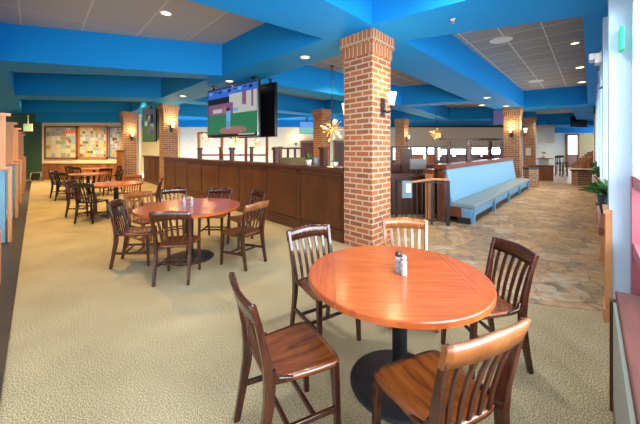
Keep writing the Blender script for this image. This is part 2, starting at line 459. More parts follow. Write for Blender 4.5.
for t in (3.81, 2.6):
    bprism(mb, t - .06, t + .06, .262, .42, .0, 1.36, M_PINK); bprism(mb, t - .05, t + .05, .27, .42, 1.36, 2.95, M_WFR)
for z in (.74, 1.32): bprism(mb, 2.66, 3.75, .27, .42, z - .05, z + .05, M_PINK)
bprism(mb, 2.66, 3.75, .27, .42, 2.85, 2.95, M_WFR)
w = struct(mb.build('window_20'))
mb = MB(); bprism(mb, 2.66, 3.75, .335, .345, .76, 2.9, M_GLASS); mb.build('pane', w)

# ================================================================== BRICK PIERS
def brick_pier(label, c0, s, m, ms, z1=ZS, base=None):
    """square brick column; c0 = corner nearest the viewer, sides along A and B"""
    c = Vector((*c0, 0)) + (A + B) * s / 2
    th = thing('brick_pier', label, 'brick column', (c.x, c.y, 0))
    def ring(mb, h, z0, z1_, mm):
        q = [(-A - B) * h, (B - A) * h, (A + B) * h, (A - B) * h]
        mb.prism([p[:2] for p in q], z0, z1_, mm)
    mb = MB(); ring(mb, s / 2, 0, z1 - .36, m); mb.uvwall(); mb.build('shaft', th)
    mb = MB(); ring(mb, s / 2 + .022, z1 - .36, z1 - .19, ms); ring(mb, s / 2 + .05, z1 - .19, z1 - .002, ms); mb.uvwall(); mb.build('capital', th)
    return th
brick_pier('large red brick column behind the nearest dining table', (.80, 4.70), .58, M_BRICK, M_SOLD)
brick_pier('brown brick column at the middle of the bar wall, lit by one sconce', (-6.36, 12.4), .58, M_BRICK2, M_SOLD2)
brick_pier('brown brick column in front of the framed posters', (-9.64, 14.95), .58, M_BRICK2, M_SOLD2)
brick_pier('brick column behind the bar, beside the gold starburst lamp', (X(322, 14), 14.0), .60, M_BRICK, M_SOLD)
brick_pier('brick column beyond the host stand with one sconce', (X(404, 18.5), 18.5), .62, M_BRICK2, M_SOLD2)
brick_pier('brick column at the far end of the blue bench', (X(519.5, 13.4), 13.4), .62, M_BRICK2, M_SOLD2)
brick_pier('brick column with a white notice, behind the one at the bench end', (X(534.5, 17.5), 17.5), .56, M_BRICK2, M_SOLD2)
p = bb(17.5, .10)
th = thing('brick_pier', 'brick column at the end of the window wall', 'brick column', (p.x, p.y, 0))
mb = MB(); mb.prism([(0, 0), (B * .6)[:2], (B * .6 + NB * .5)[:2], (NB * .5)[:2]], 0, 3.1, M_BRICK2); mb.uvwall(); mb.build('shaft', th)
mb = MB(); mb.prism([(-B * .03 - NB * .03)[:2], (B * .63 - NB * .03)[:2], (B * .63 + NB * .5)[:2], (-B * .03 + NB * .5)[:2]], 3.1, ZS - .002, M_DARKT); mb.build('capital', th)
# low brick walls in the far hall
def low_brick(label, p, w, d, h):
    mb = MB(); mb.box((0, 0, h / 2), (w, d, h), M_BRICK2); mb.box((0, 0, h + .03), (w + .06, d + .06, .06), M_DARKT); mb.uvwall()
    tag(mb.build('low_brick_wall', None, p), label, 'low wall')
low_brick('low brick wall beside the end of the window wall', (X(581.5, 13.6), 13.6, 0), .62, .35, .62)
low_brick('low brick wall at the foot of the bench end column', (X(531, 12.9), 12.9, 0), .40, .34, .75)

# ================================================================== BAR WALL
bw = thing('bar_partition', 'long dark panelled bar wall with a cap rail between the brick columns', 'bar wall')
def bar_run(t0, t1, n0, H, npan):
    mb = MB()
    def ap(t0, t1, n0, n1, z0, z1, m): mb.prism([ab(t0, n0)[:2], ab(t1, n0)[:2], ab(t1, n1)[:2], ab(t0, n1)[:2]], z0, z1, m)
    ap(t0, t1, n0 + .05, n0 + .20, 0, H - .05, M_BAR)
    mb.build('body', bw)
    pw = (t1 - t0) / npan
    for i in range(npan):
        mb = MB(); a = t0 + i * pw
        def ap2(t0, t1, n0, n1, z0, z1, m): mb.prism([ab(t0, n0)[:2], ab(t1, n0)[:2], ab(t1, n1)[:2], ab(t0, n1)[:2]], z0, z1, m)
        ap2(a + .07, a + pw - .07, n0 + .032, n0 + .05, .22, H - .17, M_BAR)
        mb.build('panel', bw)
    mb = MB()
    for i in range(npan + 1):
        a = t0 + i * pw; ap(max(t0, a - .05), min(t1, a + .05), n0 + .02, n0 + .05, .14, H - .09, M_BART)
    ap(t0, t1, n0 + .02, n0 + .05, .14, .20, M_BART); ap(t0, t1, n0 + .02, n0 + .05, H - .16, H - .09, M_BART)
    mb.build('frame', bw)
    mb = MB(); ap(t0, t1, n0, n0 + .05, 0, .14, M_BART); mb.build('baseboard', bw)
    mb = MB(); ap(t0, t1, n0 - .05, n0 + .27, H - .05, H, M_BART); ap(t0, t1, n0 - .01, n0 + .05, H - .09, H - .05, M_BART); mb.build('cap_rail', bw)
tc_ = Vector((.80, 4.70, 0)).dot(A) + .62
t2 = Vector((-6.36, 12.4, 0)).dot(A) - .04
bar_run(tc_, t2, 3.80, 1.28, 8)
bar_run(t2 + .70, t2 + 3.7, 3.90, 1.28, 3)
# short newel posts standing on the cap rail
for k, (px, lab) in enumerate(((276, 'nearest of the short newel posts on the bar rail'), (232, 'second short newel post from the big brick column on the bar rail'), (200, 'farthest short newel post on the bar rail, nearest the sconce column'))):
    z = 3.93 / (.6815 + .732 * (px - 320) / F); p = Vector((X(px, z), z, 1.281))
    t = thing('newel_post', lab, 'post', p, math.atan2(A.y, A.x), 'newel posts on the bar rail')
    mb = MB(); mb.box((0, 0, .15), (.10, .10, .30), M_BART); mb.build('shaft', t)
    mb = MB(); mb.box((0, 0, .32), (.15, .15, .045), M_BART, bevel=.01); mb.box((0, 0, .35), (.11, .11, .03), M_BART); mb.build('cap', t)

# ================================================================== CHAIRS
def make_chair(label, m_frame, m_seat, m_crest=None):
    m_crest = m_crest or m_frame
    t = thing('dining_chair', label, 'chair')
    # seat: saddle-shaped board
    mb = MB(); NU, NV = 14, 12; top = []; bot = []
    for j in range(NV + 1):
        v = j / NV; rt = []; rb = []
        for i in range(NU + 1):
            u = i / NU * 2 - 1; vv = v * 2 - 1
            hw = .185 + .045 * v ** .8
            y = -.205 + .415 * v
            cu = 1 - .10 * max(0, abs(vv)) ** 6
            x = u * hw * cu
            y = -.205 + .415 * (.5 + (v - .5) * (1 - .07 * abs(u) ** 5))
            dish = -.016 * (1 - u * u) * (1 - abs(vv) ** 3) * (1 if v < .8 else 1) + .006 * math.exp(-(u / .18) ** 2) * max(0, vv)
            ed = -.006 if (i in (0, NU) or j in (0, NV)) else 0
            rt.append(mb.bm.verts.new((x, y, .458 + dish + ed))); rb.append(mb.bm.verts.new((x * .97, y * .97, .424)))
        top.append(rt); bot.append(rb)
    k = mb.mi(m_seat)
    def q(*v):
        f = mb.bm.faces.new(v); f.material_index = k; f.smooth = True
    for j in range(NV):
        for i in range(NU):
            q(top[j][i], top[j][i + 1], top[j + 1][i + 1], top[j + 1][i]); q(bot[j][i], bot[j + 1][i], bot[j + 1][i + 1], bot[j][i + 1])
    for i in range(NU): q(top[0][i + 1], top[0][i], bot[0][i], bot[0][i + 1]); q(top[NV][i], top[NV][i + 1], bot[NV][i + 1], bot[NV][i])
    for j in range(NV): q(top[j][0], top[j + 1][0], bot[j + 1][0], bot[j][0]); q(top[j + 1][NU], top[j][NU], bot[j][NU], bot[j + 1][NU])
    mb.build('seat', t)
    for sx in (-1, 1):
        # rear leg sweeps up into the back post
        mb = MB()
        pts = [(.195, -.265, 0), (.193, -.235, .16), (.192, -.205, .34), (.193, -.20, .44), (.198, -.215, .56), (.206, -.245, .70), (.215, -.287, .862)]
        mb.loft([(sx * x, y, z) for x, y, z in pts], [.030, .032, .036, .038, .034, .032, .028], [.036, .042, .052, .056, .044, .036, .026], m_frame)
        mb.build('leg', t)
        mb = MB()
        mb.loft([(sx * .196, .195, 0), (sx * .19, .175, .425)], [.030, .042], [.030, .042], m_frame); mb.build('leg', t)
        mb = MB(); mb.loft([(sx * .195, -.222, .20), (sx * .195, .183, .18)], .022, .028, m_frame); mb.build('stretcher', t)
        # curved ear that joins post and seat
        mb = MB(); mb.loft([(sx * .193, -.19, .50), (sx * .203, -.16, .465), (sx * .207, -.08, .45)], [.026, .026, .016], [.05, .034, .014], m_frame); mb.build('bracket', t)
    for y, z in ((-.10, .196), (.05, .189)):
        mb = MB(); mb.loft([(-.195, y, z), (.195, y, z)], .022, .022, m_frame, Vector((0, 1, 0))); mb.build('stretcher', t)
    # crest rail, bowed back and cresting in the middle
    mb = MB(); n = 14; rings = []
    for i in range(n + 1):
        u = i / n * 2 - 1; x = u * .232
        bow = -.030 * (1 - u * u)
        zt = .873 + .013 * math.exp(-(u / .5) ** 2) - .004 * abs(u) ** 8
        zb = .775 + .006 * (1 - abs(u))
        yt = -.290 + bow; yb = -.264 + bow
        hw = .012
        rings.append([mb.bm.verts.new(p) for p in ((x, yb - hw, zb), (x, yb + hw, zb), (x, yt + hw, zt - .006), (x, yt, zt), (x, yt - hw, zt - .006))])
    k = mb.mi(m_crest)
    for a, b in zip(rings, rings[1:]):
        for i in range(5):
            f = mb.bm.faces.new((a[i], a[(i + 1) % 5], b[(i + 1) % 5], b[i])); f.material_index = k; f.smooth = i != 0
    mb.bm.faces.new(list(reversed(rings[0]))).material_index = k; mb.bm.faces.new(rings[-1]).material_index = k
    mb.build('crest_rail', t)
    for i in range(5):
        x = (i - 2) * .066
        bow = -.030 * (1 - (x * 1.1 / .23) ** 2)
        mb = MB()
        mb.loft([(x * .92, -.192, .445), (x * .97, -.205 + bow * .35, .56), (x * 1.03, -.232 + bow * .75, .69), (x * 1.1, -.264 + bow, .785)], [.022, .026, .028, .026], [.013, .012, .012, .012], m_frame)
        mb.build('slat', t)
    return t
G1, G2, G3 = 'slat back chairs around the nearest table', 'slat back chairs around the middle table', 'slat back chairs around the far tables'
PR = {}
def chair(kind, x, y, d, label, group, sc=1.0):
    kinds = {'dark': (M_CH, M_CHS, None), 'honey': (M_CHH, M_CHS, None), 'black': (M_CHB, M_CHB, None), 'mix': (M_CH, M_CHS, wood('tan worn and lit crest wood', (.12, .036, .009), (.24, .078, .019), .3, (30, 30, 4), .2))}  # on one middle-table chair the tan crest stands in for reflected light
    if kind not in PR:
        o = PR[kind] = make_chair(label, *kinds[kind]); o['group'] = group
        o.location = (x, y, 0.0); o.rotation_euler = (0, 0, facing(d))
    else: o = dup(PR[kind], (x, y, 0), facing(d), label, group)
    o.scale = (sc,) * 3
    return o
chair('dark', -.165, 1.755, (.87, .48), 'dark slat back chair with a worn brown seat, standing edge-on left of the nearest table', G1, 1.0)
chair('mix', .545, 1.465, (-.41, .91), 'chair with a worn honey crest, its back to the viewer before the nearest table', G1, 1.02)
chair('dark', .055, 2.61, (.55, -.83), 'slat back chair with a pale sheen, between the nearest table and the bar wall', G1)
chair('honey', .845, 2.88, (-.12, -.99), 'pale honey slat back chair directly in front of the red brick column', G1)
chair('dark', 1.225, 2.34, (-.99, -.12), 'reddish slat back chair on the slate floor side of the nearest table', G1, .98)
T2 = (-1.92, 4.5)
chair('dark', -2.58, 4.32, (.93, .22), 'dark slat back chair at the aisle side of the middle table, casting a slatted shadow', G2)
chair('dark', -1.77, 3.83, (-.10, .99), 'slat back chair with its back to the viewer at the middle table', G2)
chair('mix', -1.10, 4.30, (-.85, .5), 'slat back chair with a tan lit back, at the middle table nearest the big column', G2)  # window reflection on the back is put into the tan crest colour
chair('honey', -2.80, 4.98, (.85, -.48), 'slat back chair paled for window sheen on the far aisle side of the middle table', G2)  # lighter wood colour stands in for window reflections on this chair
chair('dark', -2.55, 5.42, (.55, -.83), 'slat back chair at the far edge of the middle table, toward the sconce column', G2)
chair('dark', -1.86, 5.38, (-.02, -1), 'slat back chair facing the viewer from beyond the middle table', G2)
chair('dark', -1.28, 5.12, (-.7, -.62), 'slat back chair between the middle table and the bar wall panels', G2)

# ================================================================== TABLES
def make_table(label, R_, x, y, rz, off=(0, 0, 0)):
    t = thing('dining_table', label, 'table', (x, y, 0), rz, 'round drop leaf dining tables')
    h = R_ * .7071; g = .0028
    mb = MB(); mb.box((0, 0, .742), (2 * h - g, 2 * h - g, .036), M_TOP, bevel=.002); mb.build('table_top', t)
    for k in range(4):
        mb = MB(); pts = []
        a0, a1 = R(k * 90 - 45), R(k * 90 + 45)
        n = 20; c = Vector((math.cos(R(k * 90)), math.sin(R(k * 90)), 0)) * g
        for i in range(n + 1):
            a = a0 + (a1 - a0) * i / n; pts.append((math.cos(a) * R_ + c.x, math.sin(a) * R_ + c.y))
        lo = [mb.bm.verts.new((px, py, .724)) for px, py in pts]; mid = [mb.bm.verts.new((px, py, .754)) for px, py in pts]
        hi = [mb.bm.verts.new((px * (1 - .006 / R_), py * (1 - .006 / R_), .76)) for px, py in pts]
        kk = mb.mi(M_TOPX if k % 2 == 0 else M_TOP)
        for rA, rB in ((lo, mid), (mid, hi)):
            for i in range(n): mb.bm.faces.new((rA[i], rA[i + 1], rB[i + 1], rB[i])).material_index = kk
        mb.bm.faces.new(hi).material_index = kk; mb.bm.faces.new(list(reversed(lo))).material_index = kk
        for rA, rB in ((lo, mid), (mid, hi)): mb.bm.faces.new((rA[n], rA[0], rB[0], rB[n])).material_index = kk
        mb.build('leaf', t)
    mb = MB(); mb.lathe([(.05, .03), (.05, .66), (.075, .70), (.075, .705)], M_IRON, off); mb.build('pedestal', t)
    mb = MB(); mb.obox((0, 0, .714), Vector((.26, 0, 0)), Vector((0, .03, 0)), UP * .009, M_IRON); mb.obox((0, 0, .714), Vector((0, .26, 0)), Vector((.03, 0, 0)), UP * .0085, M_IRON); mb.build('support_arm', t)
    mb = MB(); mb.lathe([(.335, 0), (.335, .008), (.31, .016), (.12, .032), (.06, .045), (.05, .045)], M_IRON, off, seg=48); mb.build('base', t)
    return t
T1 = (.515, 2.07)
make_table('nearest round cherry wood table on a black pedestal', .59, *T1, R(-2), (.03, .02, 0))
make_table('round cherry wood table in front of the bar wall, second from the viewer', .72, *T2, R(10))
T3, T4, T5 = (X(116, 7.5), 7.5), (X(88, 10.4), 10.4), (X(94, 13.2), 13.2)
make_table('third round table along the aisle, with four chairs around it', .58, *T3, R(20))
make_table('fourth round table along the aisle', .58, *T4, R(20))
make_table('farthest round table, below the red framed poster', .58, *T5, R(20))
def ring_chairs(T, r, angs, kinds, labels):
    for a, k, lb in zip(angs, kinds, labels):
        d = Vector((math.cos(R(a)), math.sin(R(a))))
        chair(k, T[0] + d.x * r, T[1] + d.y * r, (-d.x, -d.y), lb, G3)
ring_chairs(T3, .72, (190, 268, 20, 100), ('dark', 'black', 'mix', 'honey'),
    ('brown slat back chair on the aisle side of the third table', 'near black slat back chair on the near side of the third table',
     'brown slat back chair at the third table, toward the bar wall', 'light brown slat back chair on the far side of the third table'))
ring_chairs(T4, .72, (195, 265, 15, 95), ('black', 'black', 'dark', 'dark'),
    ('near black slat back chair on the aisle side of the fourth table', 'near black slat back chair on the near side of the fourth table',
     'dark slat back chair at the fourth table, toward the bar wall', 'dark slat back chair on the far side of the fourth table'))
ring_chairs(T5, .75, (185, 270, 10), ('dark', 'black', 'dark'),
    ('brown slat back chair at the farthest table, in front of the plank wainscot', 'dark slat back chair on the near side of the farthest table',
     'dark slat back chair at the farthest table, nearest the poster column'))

# ---- shakers
M_CLEAR = mat('clear shaker glass', (.85, .9, .95), .05)
nt(M_CLEAR)[2].inputs['Transmission Weight'].default_value = .75
M_SALT = mat('white salt', (.85, .85, .85), .8); M_PEP = mat('black pepper', (.03, .025, .02), .8)
def shaker(name, label, cat, x, y, z, fill, cap, h=.10, r=.020):
    t = thing(name, label, cat, (x, y, z))
    mb = MB(); mb.lathe([(r * .92, 0), (r, .006), (r * .96, h * .75), (r * .8, h * .86)], M_CLEAR, seg=12, smooth=False); jr = mb.build('jar', t)
    mb = MB(); mb.lathe([(r * .8, .006), (r * .8, h * .58)], fill, seg=12); mb.build('contents', jr)
    mb = MB(); mb.lathe([(r * .86, h * .86), (r * .86, h * .97), (r * .6, h * 1.1), (.004, h * 1.14)], cap, seg=16); mb.build('lid', t)
shaker('salt_shaker', 'glass salt shaker with a steel lid on the nearest table', 'shaker', .557, 2.03, .7605, M_SALT, M_STEEL, .12, .023)
shaker('pepper_shaker', 'glass pepper shaker with a black lid on the nearest table', 'shaker', .535, 2.085, .7605, M_SALT, M_BLACK, .125, .023)
shaker('salt_shaker', 'glass salt shaker on the middle table', 'shaker', T2[0] - .04, T2[1] - .10, .7605, M_SALT, M_STEEL, .13, .026)
shaker('pepper_shaker', 'glass pepper shaker on the middle table', 'shaker', T2[0] + .05, T2[1] - .06, .7605, M_SALT, M_STEEL, .13, .026)

# ================================================================== BOOTHS ON THE LEFT
def booth(label, t0, tall=True):
    p = ab(t0, -.33); t = thing('booth_bench', label, 'booth seat', (p.x, p.y, 0), math.atan2(A.y, A.x), 'blue booth benches along the window side')
    # local x runs along A (away from the viewer), local y to the wall side is +y
    W = 1.35
    mb = MB(); mb.box((.30, W / 2 + .05, .40), (.52, W, .14), M_UPH, bevel=.03); mb.build('seat', t)
    mb = MB(); mb.box((.30, W / 2 + .05, .165), (.44, W, .33), M_BAR); mb.build('seat_box', t)
    if tall:
        mb = MB(); mb.box((0, W / 2 + .05, .62), (.10, W, 1.24), M_UPH, bevel=.02); mb.build('backrest', t)
        mb = MB(); mb.box((0, W / 2 + .02, 1.265), (.15, W + .1, .05), M_PINE, bevel=.01); mb.build('cap_rail', t)
        mb = MB(); mb.box((0, W / 2 + .05, 1.73), (.06, W, .88), M_PINE); mb.box((0, W / 2 + .03, 2.19), (.10, W + .08, .05), M_PINE); mb.build('screen_panel', t)
        mb = MB(); mb.box((0, 0, .62), (.13, .05, 1.24), M_PINE, bevel=.006); mb.build('end_post', t)
    else:
        mb = MB(); mb.box((.30, 0, .32), (.5, .045, .64), M_PINE, bevel=.01); mb.build('end_panel', t)
for k, (t0, lab) in enumerate(((7.5, 'nearest tall blue booth bench with a pine screen, at the left edge'), (10.0, 'second tall blue booth bench along the aisle border'),
                               (12.5, 'third tall blue booth bench along the aisle border'), (15.0, 'fourth tall blue booth bench along the aisle border'), (17.5, 'farthest tall blue booth bench, near the green wall'))):
    booth(lab, t0)
booth('low blue booth seat with a pine end panel, closest to the viewer', 4.75, False)

# ================================================================== RIGHT SIDE: BENCH, RAILING, HOST STAND
p = fl(474, 226); bt0 = Vector((p.x, p.y, 0)).dot(B); bn = p.dot(NB)
bench = thing('bench', 'long light blue banquette bench with a wooden top rail beside the slate walkway', 'bench', (p.x, p.y, 0), math.atan2(B.y, B.x))
L = 7.7            # local x along B, local +y away from the walkway
mb = MB(); mb.box((L / 2, .29, .385), (L, .60, .09), M_UPHS, bevel=.03); mb.build('seat', bench)
mb = MB(); mb.box((L / 2, .33, .24), (L - .08, .50, .20), M_UPH); mb.box((L / 2, .20, .30), (L - .02, .30, .08), M_UPH)
for i in range(5): mb.box((.15 + i * (L - .3) / 4, .07, .17), (.08, .10, .34), M_UPH)
mb.build('base', bench)
mb = MB(); mb.box((L / 2, .22, .07), (L - .06, .26, .14), M_BLACK); mb.build('toe_kick', bench)
mb = MB(); mb.obox((L / 2, .56, .79), Vector((L / 2 - .05, 0, 0)), Vector((0, .05, 0)), Vector((0, .06, .36)), M_UPH, .02); mb.build('backrest', bench)
mb = MB(); mb.box((.02, .50, .24), (.06, .50, .20), M_CASE); mb.box((.02, .65, .55), (.12, .14, 1.1), M_CASE); mb.build('end_panel', bench)
mb = MB(); mb.box((L / 2, .72, .57), (L, .10, 1.14), M_BAR); mb.build('back_board', bench)
mb = MB(); mb.box((L / 2, .69, 1.20), (L + .06, .30, .11), M_CASE, bevel=.012); mb.build('top_rail', bench)
# pine newel box where the rail meets the bench
p = fl(441, 224); q = Vector((X(437, 6.75), 6.95, 0))
q = p * 0 + fl(474, 226) + B * .06 + Vector((-.747, .664, 0)) * .95; q.z = 0
t = thing('pine_post', 'square honey pine post between the black railing and the blue bench', 'post', (q.x, q.y, 0), math.atan2(B.y, B.x))
mb = MB(); mb.box((0, 0, .52), (.17, .17, 1.04), M_PINE, bevel=.008); mb.build('shaft', t)
mb = MB(); mb.box((0, 0, 1.09), (.24, .24, .10), M_CASE, bevel=.01); mb.build('cap', t)
# railing
p0, p1 = fl(448, 226), fl(396, 222); p0.z = p1.z = 0
rd = (p1 - p0).normalized(); RL = (p1 - p0).length
rail = thing('iron_railing', 'black iron railing with a honey wooden handrail in front of the blue bench end', 'railing', p0, math.atan2(rd.y, rd.x))
for i in range(11):
    mb = MB(); mb.box((.09 + i * .105, 0, .49), (.018, .018, .80), M_BLACK); mb.build('baluster', rail)
for x in (0, RL * .30, RL):
    mb = MB(); mb.box((x, 0, .47), (.07 if x == 0 else .04,) * 2 + (.94,), M_BLACK); mb.build('post', rail)
mb = MB(); mb.box((RL / 2, 0, .90), (RL, .03, .03), M_BLACK); mb.box((RL / 2, 0, .09), (RL, .03, .03), M_BLACK); mb.build('rail_bar', rail)
mb = MB(); mb.box((RL * .15, 0, .965), (RL * .34, .07, .045), M_PINE, bevel=.01)
mb.obox((RL * .55, 0, .915), Vector((RL * .27, 0, -.055)), Vector((0, .03, 0)), Vector((0, 0, .02)), M_PINE); mb.build('handrail', rail)
# host stand group behind the railing
hs = thing('host_stand', 'dark wooden host counter behind the black railing', 'counter', (X(412, 7.7), 7.7, 0), .1)
mb = MB(); mb.box((0, 0, .46), (1.5, .5, .92), M_BAR); mb.build('body', hs)
mb = MB(); mb.box((0, 0, .94), (1.6, .6, .04), M_BART, bevel=.008); mb.build('top', hs)
for i in range(3):
    mb = MB(); mb.box((-.48 + .48 * i, -.258, .46), (.40, .02, .7), M_BART); mb.build('panel', hs)
def mono(label, px, py, y, z):
    t = thing('monitor', label, 'monitor', (X(px, y), y, z), .1)
    mb = MB(); mb.box((0, 0, .26), (.42, .03, .27), M_GREYB, bevel=.006); mb.build('housing', t)
    mb = MB(); mb.box((0, .02, .075), (.05, .03, .15), M_BLACK); mb.box((0, 0, .006), (.22, .16, .012), M_BLACK); mb.build('stand', t)
M_GREYB = mat('grey plastic back', (.16, .17, .16), .5)
mono('grey monitor seen from behind on the host counter', 418, 165, 7.7, .961)
# lit menu holder hung on the railing
t = thing('menu_holder', 'small blue grey box with a white card, hung on the black railing', 'box', fl(408, 205, .62) + Vector((0, -.0, 0)))
mb = MB(); mb.box((0, 0, .0), (.20, .06, .34), mat('slate blue box', (.12, .2, .26), .5), bevel=.01); ca = mb.build('case', t)
mb = MB(); mb.box((.02, -.034, .03), (.09, .006, .17), M_WHITE); mb.build('card', ca)
t.location = (X(409, 5.9), 6.05, .80)
# tall dark partition behind host stand, with frosted panels and a rail
pp = thing('wooden_screen', 'dark wooden partition with a black top rail beyond the host counter', 'partition', (0, 9.6, 0))
for px in (391, 406.5, 436, 468):
    mb = MB(); w = .34 if px == 406.5 else .1
    mb.box((X(px, 9.6), 0, .8), (w, .12, 1.62 if px == 406.5 else 1.66), M_BART); mb.build('post', pp)
mb = MB(); mb.box((X(429, 9.6), .03, .55), (X(470, 9.6) - X(388, 9.6), .06, 1.1), M_BAR); mb.build('panel', pp)
mb = MB(); mb.box((X(429, 9.6), 0, 1.655), (X(470, 9.6) - X(388, 9.6), .07, .05), M_BLACK); mb.build('top_rail', pp)
mb = MB(); mb.box((X(429, 9.6), .03, 1.12), (X(470, 9.6) - X(388, 9.6), .12, .05), M_CASE); mb.build('cap_rail', pp)
# second screen farther away, with posts and two rails
pp = thing('wooden_screen', 'farther open wooden partition with two rails in front of the far windows', 'partition', (0, 15.0, 0))
for px in (449, 470, 490, 502):
    mb = MB(); mb.box((X(px, 15), 0, 1.0), (.13, .13, 2.0), M_BART); mb.build('post', pp)
mb = MB()
for z, h in ((2.07, .10), (1.62, .07), (1.2, .08)): mb.box((X(476, 15), 0, z), (X(512, 15) - X(440, 15), .12, h), M_BART)
mb.build('rail_bar', pp)
mb = MB(); mb.box((X(476, 15), .03, .6), (X(512, 15) - X(440, 15), .06, 1.2), M_BAR); mb.build('panel', pp)
# far dining booths seen above the bench rail
for k, px in enumerate((418, 432, 447, 461, 475, 488, 500)):
    w = 1.0
    t = thing('high_back_booth', ('dark wooden booth back in the far room, %s' % ('nearest the host counter', 'second from the host counter', 'third from the host counter', 'in the middle of the row', 'third from the bench end column', 'second from the bench end column', 'nearest the bench end column')[k]), 'booth seat', (X(px, 18.2), 18.2, 0), 0, 'dark booth backs in the far room')
    mb = MB(); mb.box((0, 0, .62), (w * .66, .14, 1.24), M_WAIN); mb.build('backrest', t)
    mb = MB(); mb.box((0, 0, 1.27), (w * .70, .18, .06), M_CASE); mb.build('cap_rail', t)
    mb = MB(); mb.box((0, .3, .45), (w * .66, .45, .12), M_UPHS); mb.build('seat', t)

# ---- low wood-capped divider by the window, bottom right
dv = thing('low_divider', 'low divider with a reddish wood cap and grey panel by the pink window frame', 'divider', bb(2.62, .09), math.atan2(B.y, B.x))
# local +x away from the viewer, local -y towards the windows
mb = MB(); mb.box((-1.1, -.12, .34), (2.16, .22, .66), M_PANEL); mb.build('panel', dv)
mb = MB(); mb.box((-1.1, -.145, .695), (2.26, .245, .045), wood('dark cherry ledge wood', (.055, .014, .009), (.10, .028, .016), .45, (4, 20, 20)), bevel=.008); mb.build('cap', dv)
mb = MB(); mb.box((-.02, -.12, .335), (.06, .25, .67), M_BAR); mb.build('end_post', dv)
mb = MB(); mb.box((-1.1, -.125, .05), (2.2, .235, .10), M_CASE); mb.build('baseboard', dv)

# ================================================================== TELEVISIONS
def em(name, c, s=1.0): return mat(name, (0, 0, 0), .3, emit=c, estr=s * .62)
E_GRASS = em('screen green', (.02, .18, .085), 1.0); E_DIRT = em('screen mound', (.32, .15, .12), 1.0); E_STAND = em('screen stands', (.20, .09, .18), 1.0)
E_SKY = em('screen white', (.46, .45, .42), 1.0); E_DARK = em('screen dark', (.01, .012, .02), 1.0); E_BLUE = em('screen blue', (.03, .13, .55), 1.0); E_LT = em('screen pale blue', (.12, .35, .75), 1.0)
def tv(label, pl, pr, ztl, h, tilt=0.0, game=True, thick=.07, group=None, ceil=True):
    """screen from plan point pl to pr (as seen from the front), top height ztl"""
    pl, pr = Vector((*pl, 0)), Vector((*pr, 0)); w = (pr - pl).length; d = (pr - pl) / w
    c = (pl + pr) / 2
    t = thing('television', label, 'television', (c.x, c.y, ztl), math.atan2(d.y, d.x), group)
    # local x along the screen, local -y towards the viewer of the screen
    up = Vector((0, math.sin(tilt), math.cos(tilt))); nb = Vector((0, -math.cos(tilt), math.sin(tilt)))
    def P(u, v, e=0): return Vector((u * w / 2, 0, 0)) + up * (-(1 - v) * h) + nb * e
    mb = MB(); mb.obox(P(0, .5, -thick / 2 - .004), Vector((w / 2, 0, 0)), nb * thick / 2, up * h / 2, M_TVB, .008); hs_ = mb.build('housing', t)
    mb = MB(); bz = .018
    for a, b, cc in ((Vector((w / 2, 0, 0)), up * bz / 2, P(0, bz / 2 / h, .004)), (Vector((w / 2, 0, 0)), up * bz / 2, P(0, 1 - bz / 2 / h, .004)),
                     (Vector((bz / 2, 0, 0)), up * h / 2, P(-1 + bz / w, .5, .004)), (Vector((bz / 2, 0, 0)), up * h / 2, P(1 - bz / w, .5, .004))):
        mb.obox(cc, a, b, nb * .008, M_STEEL if game else M_TVB)
    mb.build('bezel', hs_)
    mb = MB(); e = .004
    def quad(u0, v0, u1, v1, m, lift=0, sk=0):
        mb.face([P(u0, v0, e + lift), P(u1, v0, e + lift), P(u1 + sk, v1, e + lift), P(u0 + sk, v1, e + lift)], m)
    I = .97
    if game:
        quad(-I, .03, I, .46, E_GRASS); quad(-I, .46, .1, .68, E_STAND); quad(.1, .46, I, .68, E_SKY)
        quad(-I, .68, -.05, .80, E_DARK); quad(-.05, .68, I, .84, E_SKY); quad(-I, .80, -.05, .97, E_BLUE); quad(-.05, .84, I, .97, E_BLUE)
        n = 24; mb.face([P(.08 + .55 * math.cos(2 * PI * i / n), .14 + .075 * math.sin(2 * PI * i / n), e + .002) for i in range(n)], E_DIRT)
        for (u0, v0, u1, v1, m) in ((-.16, .17, -.10, .34, E_LT), (-.07, .17, -.01, .32, E_LT), (-.17, .32, 0, .52, E_LT), (-.15, .52, -.03, .58, E_DARK), (-.13, .58, -.05, .66, E_STAND),
                                    (.10, .50, .30, .56, E_LT), (-.75, .50, -.35, .58, E_SKY), (-.3, .48, -.2, .62, E_DIRT), (.45, .60, .60, .86, E_STAND), (.78, .55, .85, .84, E_STAND), (-I, .03, I, .07, E_DARK), (.3, .04, .9, .065, E_SKY)):
            quad(u0, v0, u1, v1, m, .003)
        for i in range(9): quad(-.9 + i * .2, .885 + .03 * (i % 2), -.78 + i * .2, .94, E_DARK if i % 3 else E_LT, .004)
    else:
        quad(-I, .03, I, .97, M_TVB)
    mb.build('screen', t)
    if ceil:
        mb = MB()
        zc = ZS - ztl - .001
        for u in (-.82, .82): mb.box((u * w / 2, .06, zc / 2), (.05, .05, max(.02, zc)), M_BLACK); mb.box((u * w / 2, .06, zc - .012), (.16, .12, .02), M_BLACK)
        mb.build('mount', t)
    return t
a_, b_ = at(258, 79, 7.6), at(208, 92, 9.2)
tv('large ceiling hung television showing a baseball game over the bar', b_[:2], a_[:2], 3.34, 1.42, 0)
a2 = at(277, 81, 7.95); b2 = a2 + (b_ - a_) * .86
tv('large dark television backing onto the baseball screen, facing the bar', a2[:2], b2[:2], 3.34, 1.42, 0, False)
